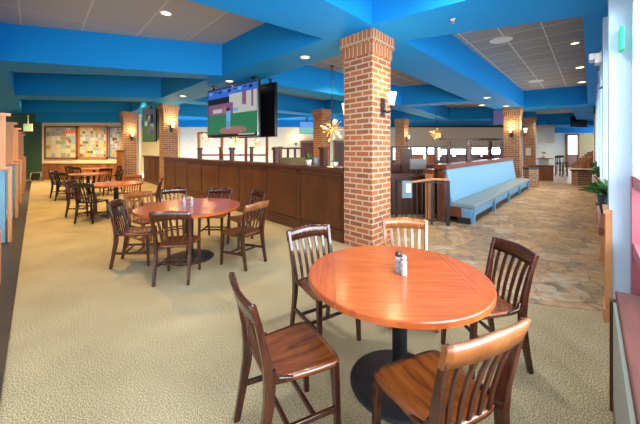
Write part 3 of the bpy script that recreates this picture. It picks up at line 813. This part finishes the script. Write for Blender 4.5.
# pair of small screens by the poster column
E_FOOT = em('screen field', (.10, .20, .07), .7); E_MUR = em('screen murky', (.10, .10, .12), .7)
def small_tv(label, c, w, h, rz, top, bot, arm='ceil'):
    t = thing('television', label, 'television', c, rz)
    mb = MB(); mb.box((0, .04, 0), (w, .07, h), M_TVB, bevel=.008); mb.build('housing', t)
    mb = MB()
    for k in range(4):
        z0 = -h / 2 + .02 + k * (h - .04) / 4; mb.face([(-w / 2 + .02, .002, z0), (w / 2 - .02, .002, z0), (w / 2 - .02, .002, z0 + (h - .04) / 4), (-w / 2 + .02, .002, z0 + (h - .04) / 4)], (bot, bot, top, top)[k])
    if top.name == 'screen murky':
        rn = random.Random(6)
        for k in range(14):
            u = -w / 2 + .04 + rn.random() * (w - .25); v = -h / 2 + .05 + rn.random() * (h - .3)
            mb.face([(u, -.001, v), (u + .16, -.001, v), (u + .16, -.001, v + .2), (u, -.001, v + .2)], (E_DARK, E_STAND, E_FOOT, E_SKY, E_MUR)[k % 5])
    mb.build('screen', t)
    if arm == 'ceil':
        mb = MB(); mb.box((0, .1, (ZS - c[2]) / 2), (.06, .05, ZS - c[2] - .004), M_BLACK); mb.build('mount', t)
    else:
        mb = MB(); mb.box((0, .16, 0), (.2, .18, .2), M_BLACK); mb.build('mount', t)
small_tv('tall dim screen hung in front of the yellow wall, left of the sconce column', at(149, 125, 13.2), .82, 1.45, R(-22), E_MUR, E_FOOT)
small_tv('dark screen edge behind the dim screen beside the sconce column', at(156, 124, 14.2), .40, 1.5, R(50), M_TVB, M_TVB)
E_T1, E_T2 = em('screen aqua', (.15, .45, .42), 1.2), em('screen sky', (.12, .30, .75), 1.1)
small_tv('small bright green and blue screen behind the bar', at(307, 127.5, 17.5), .85, .70, R(8), E_T2, E_T1)
E_P1 = em('screen violet', (.09, .08, .21), 1)
small_tv('violet screen hung beside the bench end column', at(500, 117, 15.5), .65, .75, R(-15), E_P1, E_P1)
small_tv('dark television hung in the far hall above the door', at(579.5, 121.5, 19.2), 1.25, .72, R(12), M_TVB, M_TVB)

# ================================================================== LAMPS
def sconce(label, p, nrm, lit=8):
    t = thing('wall_sconce', label, 'wall lamp', p, facing(nrm))
    mb = MB(); mb.box((0, .012, 0), (.10, .022, .30), M_BLACK, bevel=.006); mb.build('backplate', t)
    mb = MB(); mb.tube([(0, .02, -.05), (0, .09, -.09), (0, .15, -.07), (0, .165, .0)], .013, M_BLACK); mb.lathe([(.03, -.005), (.035, .03)], M_BLACK, (0, .165, 0), 16); ar = mb.build('arm', t)
    mb = MB(); mb.lathe([(.045, .02), (.055, .10), (.08, .22)], M_SHADE, (0, .165, 0), 20); mb.build('shade', ar)
    if lit:
        l = bpy.data.lights.new('sconce glow', 'POINT'); l.energy = lit; l.color = (1, .66, .3); l.shadow_soft_size = .08
        lo = bpy.data.objects.new('sconce_glow', l); COL.objects.link(lo); lo.parent = t; lo.location = (0, .22, .34)
C0 = Vector((.80, 4.70, 0))
sconce('frosted glass sconce on the hall side of the big brick column', C0 + B * .30 + NB * .006 + UP * 2.27, NB, 10)
sconce('frosted glass sconce on the bar side of the big brick column', C0 + A * .58 + B * .33 - NB * .04 + UP * 2.20, -NB, 8)
sconce('lit sconce on the middle brick column of the bar wall', Vector((-6.36, 12.4, 0)) + B * .30 + NB * .006 + UP * 2.45, NB, 16)
sconce('lit sconce on the poster column', Vector((-9.64, 14.95, 0)) + B * .35 + NB * .006 + UP * 2.2, NB, 14)
sconce('lit sconce on the column beyond the host counter', Vector((X(404, 18.5), 18.5, 0)) + B * .3 + NB * .006 + UP * 2.2, NB, 14)
sconce('lit sconce on the bench end column, bar side', Vector((X(519.5, 13.4), 13.4, 0)) + A * .3 - NA * .006 + UP * 2.3, -NA, 14)
sconce('lit sconce on the bench end column, hall side', Vector((X(519.5, 13.4), 13.4, 0)) + B * .3 + NB * .006 + UP * 2.3, NB, 14)
sconce('glowing sconce near the staircase in the far hall', Vector((X(592, 26), YR - .01, 3.0)), Vector((0, -1, 0)), 20)
sconce('sconce on the cream wall behind the bar', Vector((X(296, 20), 19.94, 2.0)), Vector((0, -1, 0)), 14)

def starburst(label, p, r, lit, top=ZS):
    t = thing('starburst_lamp', label, 'pendant lamp', p, 0, 'gold starburst pendant lamps')
    mb = MB(); mb.lathe([(.004, -r * .18), (r * .14, -r * .1), (r * .18, 0), (r * .14, r * .1), (.004, r * .18)], M_BRASS, seg=12); mb.build('hub', t)
    mb = MB(); mb.tube([(0, 0, r * .15), (0, 0, top - p[2] - .02)], .012, M_BLACK, 6); mb.lathe([(.06, top - p[2] - .03), (.06, top - p[2] - .003)], M_BLACK, seg=12); mb.build('cord', t)
    n = 26; rods = MB(); tubes = MB()
    for i in range(n):
        zz = 1 - 2 * (i + .5) / n; a = i * 2.39996; q = math.sqrt(1 - zz * zz); d = Vector((q * math.cos(a), q * math.sin(a), zz))
        e = r * (1 if i % 2 else .8)
        rods.tube([d * r * .12, d * e * .55], .008, M_BRASS, 5)
        tubes.tube([d * e * .5, d * e], r * .022, M_BULB if i % 3 == 0 else M_BRASS, 6, r2=r * .055)
    rods.build('rod', t); tubes.build('bulb', t)
    if lit:
        l = bpy.data.lights.new('starburst glow', 'POINT'); l.energy = lit; l.color = (1, .62, .25); l.shadow_soft_size = .2
        lo = bpy.data.objects.new('starburst_glow', l); COL.objects.link(lo); lo.parent = t; lo.location = (0, 0, -r * 1.25)
starburst('gold starburst pendant beside the big brick column', at(332, 129, 9.6), .40, 45, ZC - .01)
starburst('gold starburst pendant in front of the far windows', at(436, 133, 16.5), .33, 45)
starburst('gold starburst pendant left of the baseball screen, before the white brick', at(209, 136, 13.5), .34, 45)
starburst('gold starburst pendant under the baseball screen, left one', at(236, 142, 16.5), .36, 45)
starburst('gold starburst pendant under the baseball screen, right one', at(256, 144, 17.8), .36, 0)

def spot(p, e, size=100, col=(1, .76, .45), blend=.6):
    l = bpy.data.lights.new('downlight', 'SPOT'); l.energy = e; l.color = col; l.spot_size = R(size); l.spot_blend = blend; l.shadow_soft_size = .06  # used by the visible cans and by added fill spots without fixtures
    lo = bpy.data.objects.new('downlight_and_fill', l); COL.objects.link(lo); lo.location = p; return lo
def can(label, p, r=.09, m=None, e=0, name='ceiling_downlight', cat='ceiling light', size=100):
    t = thing(name, label, cat, p, 0, 'recessed ceiling downlights')
    mb = MB(); n = 24; k = mb.mi(M_WHITE); rin, rout = r * .82, r * 1.15
    rg = [[mb.bm.verts.new((q * math.cos(2 * PI * i / n), q * math.sin(2 * PI * i / n), z)) for i in range(n)] for q, z in ((rout, -.001), (rout, -.010), (rin, -.012), (rin, -.001))]
    for a, b in zip(rg, rg[1:] + rg[:1]):
        for i in range(n): mb.bm.faces.new((a[i], a[(i + 1) % n], b[(i + 1) % n], b[i])).material_index = k
    tr = mb.build('trim_ring', t)
    mb = MB(); mb.lathe([(rin, -.006), (rin, -.002)], m or M_CAN, seg=24); mb.build('lens', tr)
    if e:
        lo = spot((0, 0, -.03), e, size); lo.parent = t
    return t
can('downlight in the grey tiles over the left dining room', fl(166, 13, ZC), .10, None, 130)
can('downlight in the blue beam just left of the big column', fl(305, 57, ZS), .09, None, 60)
can('downlight above the top of the baseball screen', fl(229.5, 81, ZS), .10, None, 70)
can('downlight on the blue beam near the middle column of the bar wall', fl(183, 96, ZS), .10, None, 70)
can('large round grille in the grey tiles of the right tray', fl(501, 40, ZC), .21, M_WHITE, 0, 'ceiling_speaker', 'ceiling speaker')
can('pale round fixture farther along the right tray', fl(536, 81, ZC), .21, M_WHITE, 0, 'ceiling_speaker', 'ceiling speaker')
can('first warm downlight along the window edge of the right tray', fl(575, 43, ZC), .09, None, 50)
can('second warm downlight along the window edge of the right tray', fl(580, 67.3, ZC), .12, None, 50)
can('third warm downlight along the window edge of the right tray', fl(582, 82, ZC), .14, None, 50)
can('downlight in the beam over the blue bench', fl(487, 97.5, ZS), .11, None, 60)
can('downlight in the beam beside the bench end column', fl(482, 105, ZS), .12, None, 60)
can('downlight at the corner of the beam above the bench end column', fl(506, 106, ZS), .11, None, 60)
for (x, y, e) in ((X(555, 22), 22.0, 260), (X(572, 24.5), 24.5, 260), (X(545, 17), 17.0, 120), (-11.0, 14.0, 130), (-12.4, 14.2, 110), (-8.5, 17.6, 260), (-6.0, 17.8, 200)):
    spot((x, y, ZS - .03), e, 150, (1, .84, .62), .9)  # unseen fill added to brighten the far hall, end wall and bar
for (x, y, e) in ((.5, 2.5, 90), (1.5, 3.1, 150), (-.6, 1.6, 80)):
    spot((x, y, ZC - .06), e, 140, (.94, .97, 1), .9)  # unseen spots added overhead to lift the dark foreground
for (x, y, e) in ((3.2, 5.6, 70), (5.0, 7.6, 110), (7.2, 10.2, 150), (9.4, 12.6, 170)):
    spot((x, y, ZC - .06), e, 110, (1, .70, .34), .8)  # unseen warm spots added to give the slate an amber glow
# added warm spots without fixtures, to turn the left dining room carpet golden
for (x, y) in ((-4.2, 5.6), (-5.6, 8.9), (-7.2, 9.0), (-8.4, 13.0), (-11.2, 13.2), (-12.6, 13.8)):
    spot((x, y, ZC - .06), 390, 120, (1, .64, .24))
for (x, y) in ((1.0, 9.5), (-.5, 12.0), (-3.5, 13), (4.5, 16), (-4, 17), (8.5, 17.5)):
    spot((x, y, ZC - .06), 230, 130, (1, .74, .42))  # unseen warm fill added over the bar and far room
sp = fl(453, 19, ZS); t = thing('sprinkler_head', 'small sprinkler head under the blue beam right of the big column', 'sprinkler', sp)
mb = MB(); mb.lathe([(.04, -.002), (.04, -.012), (.014, -.014), (.014, -.05), (.03, -.055), (.03, -.06)], M_STEEL, seg=14); mb.build('body', t)

# emergency light high on the window wall
def strokes(mb, s, x, z, w, h, th, y, m):
    G = {'E': [(0, 0, 0, 1), (0, 0, 1, 0), (0, .5, .8, .5), (0, 1, 1, 1)], 'X': [(0, 0, 1, 1), (0, 1, 1, 0)], 'I': [(.5, 0, .5, 1)], 'T': [(.5, 0, .5, 1), (0, 1, 1, 1)]}
    for c in s:
        for a, b, c2, d in G[c]:
            p = Vector((x + a * w, y, z + b * h)); q = Vector((x + c2 * w, y, z + d * h)); dd = (q - p).normalized(); nn = Vector((-dd.z, 0, dd.x)) * th / 2
            p = p - dd * th / 2; q = q + dd * th / 2
            mb.face([p - nn, q - nn, q + nn, p + nn], m)
        x += w * 1.55
t = thing('emergency_light', 'white emergency light with two lamp heads high on a window pier', 'emergency light', bb(5.99, .124, 2.88), facing(-NB))
mb = MB(); mb.box((0, .045, .02), (.24, .085, .14), M_WHITE, bevel=.01); mb.build('housing', t)
for sx in (-1, 1):
    mb = MB(); mb.box((sx * .085, .12, .05), (.08, .06, .09), M_WHITE, bevel=.012); mb.build('lamp_head', t)
p = bb(3.79, .20, 2.57)
t = thing('exit_sign', 'green exit sign seen edge-on, sticking out from the pale blue pier', 'exit sign', p, math.atan2(NB.y, NB.x) + PI / 2)
mb = MB(); mb.box((0, 0, 0), (.16, .03, .20), mat('green sign case', (.01, .40, .20), .4, emit=(.02, .6, .25), estr=.15), bevel=.006); mb.build('housing', t)
mb = MB(); strokes(mb, 'EXIT', -.065, -.03, .022, .06, .01, -.0165, M_WHITE); mb.build('lettering', t)
t = thing('exit_sign', 'glowing green and white exit sign before the green wall', 'exit sign', at(27.5, 127.5, 14.6))
mb = MB(); mb.box((0, .03, 0), (.42, .05, .36), M_WHITE, bevel=.008); hq = mb.build('housing', t)
mb = MB(); mb.box((0, .03, .30), (.03, .03, ZS - t.location.z - .18 - .30 + .24), M_WHITE)
mb.build('stem', t)
mb = MB()
strokes(mb, 'EXIT', -.165, -.085, .062, .14, .026, .0035, M_GREENGLOW); mb.build('lettering', hq)

# ================================================================== POSTERS, FAR LEFT
def poster(label, p0, p1, y0, y1, mfr, cols, seed, redlet=False):
    rnd = random.Random(seed)
    a, b = at(p0, y1, EW - .09), at(p1, y0, EW - .09); w, h = b.x - a.x, b.z - a.z
    t = thing('framed_poster', label, 'poster', ((a.x + b.x) / 2, EW - .035, (a.z + b.z) / 2), 0, 'framed posters on the end wall')
    mb = MB(); fw = .075
    for sx in (-1, 1): mb.box((sx * (w / 2 - fw / 2), 0, 0), (fw, .06, h), mfr)
    for sz in (-1, 1): mb.box((0, 0, sz * (h / 2 - fw / 2)), (w, .06, fw), mfr)
    mb.build('frame', t)
    mb = MB(); nx, nz = (6, 7) if redlet else (10, 9); W, H = w - 2 * fw, h - 2 * fw
    mb.box((0, .012, 0), (W + .02, .02, H + .02), cols[0])
    for i in range(nx):
        for j in range(nz):
            if rnd.random() < .85:
                m = cols[rnd.randrange(len(cols))]; cw, ch = W / nx * (.7 + .5 * rnd.random()), H / nz * (.6 + .5 * rnd.random())
                cx = -W / 2 + (i + .5) * W / nx; cz = -H / 2 + (j + .5) * H / nz
                cx = max(-W / 2 + cw / 2, min(W / 2 - cw / 2, cx)); cz = max(-H / 2 + ch / 2, min(H / 2 - ch / 2, cz))
                e = -.0015 - .0008 * rnd.random()
                mb.face([(cx - cw / 2, e, cz - ch / 2), (cx + cw / 2, e, cz - ch / 2), (cx + cw / 2, e, cz + ch / 2), (cx - cw / 2, e, cz + ch / 2)], m)
    if redlet:
        m = mat('poster red', (.75, .08, .07), .6)
        for i in range(5):
            x = .10 + i * .14; mb.face([(x, -.004, H * .30), (x + .11, -.004, H * .30), (x + .13, -.004, H * .40), (x + .02, -.004, H * .40)], m)
        m = mat('poster bird brown', (.25, .14, .06), .6)
        mb.face([(.25, -.004, H * .14), (.42, -.004, H * .02), (.62, -.004, H * .06), (.45, -.004, H * .11)], m)
        mb.face([(.40, -.004, H * .02), (.48, -.004, -H * .06), (.56, -.004, H * .04)], m)
    mb.build('print', t)
PC = lambda n, c: mat('print ' + n, tuple(x ** 1.35 * .8 for x in c), .55)
paper, sage, cream2, pblue, lilac, tan, white_, navy, yel, olive = PC('paper', (.72, .68, .56)), PC('sage', (.42, .50, .42)), PC('cream', (.8, .72, .52)), PC('pale blue', (.45, .62, .75)), PC('lilac', (.52, .5, .62)), PC('tan', (.6, .45, .25)), PC('white', (.82, .82, .78)), PC('navy', (.08, .13, .3)), PC('yellow', (.8, .6, .1)), PC('olive', (.25, .28, .15))
M_FR1, M_FR2, M_FR3 = mat('umber frame', (.16, .07, .035), .5), mat('orange red frame', (.62, .12, .04), .45), mat('steel blue frame', (.10, .2, .42), .45)
poster('map-like pale poster in a thin dark frame, first from the green wall', 43.5, 76.5, 126, 159, M_FR1, [paper, sage, cream2, pblue, white_, sage, lilac, tan], 3, True)
poster('collage poster in an orange red frame, in the middle of the three', 77.5, 107, 126, 158.5, M_FR2, [paper, sage, white_, tan, lilac, olive, yel, pblue], 5)
poster('collage poster in a steel blue frame, half behind the brick column', 108, 134, 126.5, 158, M_FR3, [white_, navy, yel, pblue, lilac, paper, tan], 8)
# high chair frame by the green wall
t = thing('folding_stand', 'small dark folding stand on the floor below the exit sign', 'stand', (X(36, 15.2), 15.2, 0), .2)
M_GRB = mat('grey green metal', (.22, .26, .2), .5)
for sx in (-1, 1):
    mb = MB(); mb.tube([(sx * .22, -.1, 0), (sx * .22, .02, .42)], .02, M_GRB); mb.tube([(sx * .22, .14, 0), (sx * .22, .02, .42)], .02, M_GRB); mb.build('leg', t)
mb = MB(); mb.tube([(-.23, .02, .43), (.23, .02, .43)], .022, M_GRB); mb.box((0, .02, .2), (.40, .03, .3), M_BLACK); mb.build('panel', t)
# second: waiter station behind bar partition: wood wall left of column, white bottle-like lamp
mb = MB(); mb.box((0, 0, .80), (.34, .12, 1.5), M_WAIN); mb.box((0, 0, 1.52), (.40, .16, .05), M_BART)
tag(mb.build('wooden_screen', None, (X(121, 14.6), 14.6, 0)), 'short plank screen in front of the poster column', 'partition')

# ================================================================== BEHIND THE BAR
fr = thing('timber_screen', 'tall open wooden frame behind the bar, before the white brick wall', 'frame', (0, 15.2, 0))
for px in (199, 222, 246, 267):
    mb = MB(); mb.box((X(px, 15.2), 0, 1.18), (.12, .12, 2.36), M_PINE if px == 199 else M_WAIN); mb.build('post', fr)
mb = MB(); mb.box((X(233, 15.2), 0, 2.40), (X(268, 15.2) - X(198, 15.2), .14, .08), M_WAIN); mb.box((X(233, 15.2), 0, 1.3), (X(268, 15.2) - X(198, 15.2), .14, .08), M_WAIN); mb.build('rail_bar', fr)
for px, lab in ((220.5, 'thin dark post with a cap behind the bar, toward the sconce column'), (251.5, 'thin dark post with a cap behind the bar, under the baseball screen'), (280, 'thin dark post with a cap behind the bar, right of the screens')):
    z = 6.2 / (.6815 + .732 * (px - 320) / F)
    t = thing('newel_post', lab, 'post', (X(px, z), z, 0), math.atan2(A.y, A.x))
    mb = MB(); mb.box((0, 0, .82), (.10, .10, 1.64), M_BART); mb.build('shaft', t)
    mb = MB(); mb.box((0, 0, 1.66), (.15, .15, .05), M_BART); mb.build('cap', t)
# back-bar booth with spindled top
t = thing('high_back_booth', 'olive booth seat with a spindled wooden top behind the bar', 'booth seat', (X(295, 13), 13.0, 0))
mb = MB(); mb.box((0, 0, .62), (1.25, .16, 1.24), mat('olive vinyl', (.16, .15, .07), .5)); mb.build('backrest', t)
mb = MB(); mb.box((0, 0, 1.63), (1.3, .12, .07), M_BART); mb.build('top_rail', t)
for i in range(5):
    mb = MB(); mb.box((-.6 + i * .3, 0, 1.42), (.10, .08, .36), M_BART); mb.build('spindle', t)
# door frames on the cream wall
for k, (pa, pb) in enumerate(((301, 315), (334, 350))):
    xa, xb = X(pa, 19.9), X(pb, 19.9); mb = MB()
    for xx in (xa, xb): mb.box((xx, 19.9, 1.05), (.10, .08, 2.1), M_WAIN)
    mb.box(((xa + xb) / 2, 19.9, 2.1), (xb - xa + .1, .08, .10), M_WAIN); mb.box(((xa + xb) / 2, 19.92, 1.03), (xb - xa - .1, .04, 2.02), M_BAR)
    struct(mb.build('door_%d' % (k + 2)))
# things standing on the bar rail near the big column
def on_bar(px):
    z = 3.93 / (.6815 + .732 * (px - 320) / F); return Vector((X(px, z), z, 1.281))
t = thing('potted_plant', 'small plant in a white pot on the bar rail', 'plant', on_bar(309))
mb = MB(); mb.lathe([(.045, 0), (.06, .11), (.05, .11), (.045, .09)], M_WHITE, seg=16); mb.build('pot', t)
def leaves(mb, n, r, h, z0, m, rnd):
    for i in range(n):
        a = rnd.random() * 2 * PI; el = .2 + 1.1 * rnd.random(); L_ = r * (.6 + .6 * rnd.random())
        d = Vector((math.cos(a) * math.cos(el), math.sin(a) * math.cos(el), math.sin(el) * h / r)); s_ = UP.cross(d).normalized() * L_ * .16
        b = Vector((0, 0, z0)) + Vector((math.cos(a), math.sin(a), 0)) * r * .15
        mid = b + d * L_ * .55 ; tip = b + d * L_ - UP * L_ * .25
        mb.face([b, mid - s_, tip, mid + s_], m)
mb = MB(); leaves(mb, 40, .11, .16, .10, M_LEAF, random.Random(2)); mb.fix = False; mb.build('foliage', t)
t = thing('drinking_cup', 'blue grey cup on the bar rail beside the white pot', 'cup', on_bar(316.5))
mb = MB(); mb.lathe([(.035, 0), (.05, .15), (.043, .15), (.03, .02)], mat('blue grey ceramic', (.22, .3, .36), .35), seg=16); mb.build('body', t)
t = thing('newel_post', 'reddish square post on the bar rail before the brick column behind the bar', 'post', on_bar(323.5), math.atan2(A.y, A.x))
mb = MB(); mb.box((0, 0, .16), (.11, .11, .32), M_BART); mb.build('shaft', t)
mb = MB(); mb.box((0, 0, .33), (.15, .15, .04), M_BART); mb.build('cap', t)
t = thing('potted_plant', 'small plant in a pale pot close to the big brick column on the bar rail', 'plant', on_bar(335.5))
mb = MB(); mb.lathe([(.04, 0), (.055, .09), (.045, .09), (.04, .07)], M_WHITE, seg=16); mb.build('pot', t)
mb = MB(); leaves(mb, 30, .09, .13, .08, M_LEAF, random.Random(4)); mb.fix = False; mb.build('foliage', t)
# bar stools/bottles row silhouettes at far left of bar
# ================================================================== WINDOW SIDE PLANTERS
def planter(label, p, s, tall):
    t = thing('potted_plant', label, 'plant', p)
    mb = MB(); mb.lathe([(.05 * s, 0), (.075 * s, .10 * s), (.10 * s, .26 * s), (.085 * s, .26 * s), (.07 * s, .22 * s)], M_POT, seg=20); mb.build('pot', t)
    mb = MB(); leaves(mb, 90, .22 * s, .24 * s, .22 * s, M_LEAF, random.Random(int(p[1] * 10))); mb.fix = False; mb.build('foliage', t)
pz = .801
q = bb(5.15, .15); planter('leafy plant in a dark vase on the window ledge nearest the viewer', (q.x, q.y, pz), 1.1, 1)
q = bb(9.0, .18); planter('leafy plant in a dark vase on the second planted window ledge', (q.x, q.y, pz), 1.1, 1)
q = bb(12.9, .18); planter('leafy plant in a dark vase on the farthest planted window ledge', (q.x, q.y, pz), 1.1, 1)
# hanging plant near the ceiling
hp = bb(6.4, .26)
t = thing('hanging_plant', 'trailing plant in a small pot hung high by the windows', 'plant', (hp.x, hp.y, 2.44))
mb = MB(); mb.lathe([(.05, 0), (.09, .14), (.075, .14)], M_GREYB, seg=16); mb.build('pot', t)
mb = MB(); leaves(mb, 70, .2, .15, .12, M_LEAF, random.Random(9)); mb.fix = False; mb.build('foliage', t)
mb = MB(); mb.tube([(0, 0, .1), (0, 0, ZS - 2.443)], .006, M_BLACK, 6); mb.build('cord', t)

# ================================================================== FAR RIGHT HALL
def stool(label, p, rz):
    t = thing('bar_stool', label, 'stool', p, rz, 'high stools in the far hall')
    mb = MB(); mb.box((0, 0, .75), (.42, .42, .06), M_CHB, bevel=.01); mb.build('seat', t)
    for sx in (-1, 1):
        for sy in (-1, 1):
            mb = MB(); mb.loft([(sx * .2, sy * .2, 0), (sx * .17, sy * .17, .72)], .04, .04, M_CHB); mb.build('leg', t)
    mb = MB(); mb.box((0, -.19, 1.12), (.42, .03, .14), M_CHB); mb.box((-.19, -.19, .94), (.035, .03, .4), M_CHB); mb.box((.19, -.19, .94), (.035, .03, .4), M_CHB); mb.box((0, -.19, .92), (.03, .02, .32), M_CHB); mb.build('backrest', t)
    mb = MB(); mb.box((0, .18, .3), (.36, .03, .03), M_CHB); mb.box((0, -.18, .3), (.36, .03, .03), M_CHB); mb.build('stretcher', t)
stool('dark high stool in the far hall, nearer the high table', (X(557, 18), 17.7, 0.012), R(200))
stool('dark high stool in the far hall, nearer the door', (X(562, 18.8), 18.8, 0.012), R(170))
t = thing('high_table', 'pale high table with a wooden top in the far hall', 'table', (X(541.5, 18.2), 18.2, 0.012))
mb = MB(); mb.box((0, 0, 1.02), (.95, .6, .05), M_CASE); mb.build('table_top', t)
mb = MB(); mb.box((0, 0, .5), (.6, .36, 1.0), M_GREY); mb.build('pedestal', t)
t = thing('flower_vase', 'small vase of yellow flowers on the high table', 'vase', (X(543, 18.1), 18.1, 1.058))
mb = MB(); mb.lathe([(.06, 0), (.09, .16), (.05, .24), (.06, .28)], M_WHITE, seg=14); mb.build('vase_body', t)
mb = MB(); leaves(mb, 40, .16, .2, .26, mat('yellow bloom', (.75, .55, .1), .6), random.Random(5)); mb.fix = False; mb.build('bloom', t)
t = thing('hanging_cabinet', 'white glazed cabinet with a pinkish cornice hung in the far hall', 'cabinet', (X(543.5, 19), 19, 1.95), R(-10))
mb = MB(); mb.box((0, 0, .5), (1.0, .45, 1.0), M_WHITE); mb.build('body', t)
mb = MB(); mb.box((0, 0, 1.05), (1.12, .55, .12), mat('pinkish cornice', (.6, .36, .3), .5)); mb.build('cornice', t)
for sx in (-1, 1):
    mb = MB(); mb.box((sx * .25, -.24, .5), (.42, .03, .86), M_GREY); dd = mb.build('door', t)
    mb = MB(); mb.box((sx * .08, -.262, .45), (.02, .02, .12), M_STEEL); mb.build('handle', dd)
mb = MB(); mb.box((-.3, .1, 1.305), (.03, .03, .385), M_BLACK); mb.box((.3, .1, 1.305), (.03, .03, .385), M_BLACK); mb.build('mount', t)
# notice on the second hall column
v0 = Vector((X(534.5, 17.5), 17.5, 0)) - B * .004
mb = MB(); mb.obox(v0 + A * .30 + UP * 1.45 - B * .006, A * .13, B * .004, UP * .22, M_WHITE); 
o = mb.build('notice_sheet'); tag(o, 'white paper notice on the column behind the bench end column', 'notice')
# booth table top in the far hall, stair block at the back right
st = thing('staircase', 'dark wooden stair with a pale wall behind it, beyond the far low brick wall', 'staircase', (X(586, 25.3), 25.3, .012))
mb = MB()
for i in range(7): mb.box((-.7 + i * .22, 0, .16 + i * .085), (.22, 1.0, .32 + i * .17), M_CHH if i % 2 else M_WAIN)
mb.build('flight', st)
mb = MB(); mb.obox((0, -.5, 1.32), Vector((.85, 0, .62)), Vector((0, .03, 0)), UP * .05, M_CASE); mb.build('handrail', st)
mb = MB(); mb.box((X(586, YR - .05), YR - .05, 1.6), (1.3, .06, 3.1), mat('yellow plaster', (.62, .47, .22), .8)); struct(mb.build('wall_stair_panel'))
mb = MB(); mb.box((0, 0, .36), (.9, .5, .72), M_WAIN); mb.box((0, 0, .74), (.96, .56, .04), M_BART)
tag(mb.build('low_cabinet', None, (X(541, 15.6), 15.6, .012)), 'brown low wooden cabinet beside the bench end column in the far hall', 'cabinet')

# ================================================================== LIGHT
W = bpy.data.worlds.new('World'); S.world = W; W.use_nodes = True
bg = W.node_tree.nodes['Background']; bg.inputs[0].default_value = (.80, .90, 1.0, 1); bg.inputs[1].default_value = 1.8
def area(name, p, d, sx, sy, e, col):
    l = bpy.data.lights.new(name, 'AREA'); l.shape = 'RECTANGLE'; l.size = sx; l.size_y = sy; l.energy = e; l.color = col
    o = bpy.data.objects.new(name, l); COL.objects.link(o); o.location = p; o.rotation_euler = Vector(d).to_track_quat('-Z', 'Y').to_euler()
    o.visible_camera = True
    return o
# daylight through the windows along the right, nearest one added to brighten the floor
for k, t in enumerate((1.4, 3.2, 5.0, 6.95, 8.9, 10.85, 12.8, 14.8)):
    area('window_daylight', bb(t, .85, 1.85), -NB - UP * .15, 1.5, 2.0, 78 if t < 4 else 42, (.86, .93, 1)).data.spread = R(130)
area('far_window_daylight', (X(455, 23), 23, 1.4), (-.1, -1, 0), 8, 1.2, 250, (.9, .95, 1))
area('front_window_daylight', (.5, -3.5, 2.2), (0, 1, -.1), 7, 2.6, 170, (.93, .96, 1))
area('left_window_daylight', ab(6, -2.25, 1.9), NA, 7, 1.6, 60, (.86, .93, 1))

# ================================================================== CAMERA
cam = bpy.data.cameras.new('camera'); co = bpy.data.objects.new('camera', cam); COL.objects.link(co); S.camera = co
cam.sensor_fit = 'HORIZONTAL'; cam.sensor_width = 36; cam.lens = F / 640 * 36
cam.shift_y = -(212 - HOR) / 640
cam.clip_end = 200; cam.clip_start = .05
co.location = (0, 0, EYE); co.rotation_euler = (R(90), 0, 0)
S.view_settings.view_transform = 'Standard'; S.view_settings.look = 'None'; S.view_settings.gamma = 1
S.view_settings.use_curve_mapping = False; S.view_settings.exposure = .72
S.cycles.use_denoising = True; S.cycles.max_bounces = 8; S.cycles.diffuse_bounces = 5
S.cycles.caustics_reflective = False; S.cycles.caustics_refractive = False; S.cycles.sample_clamp_indirect = 6
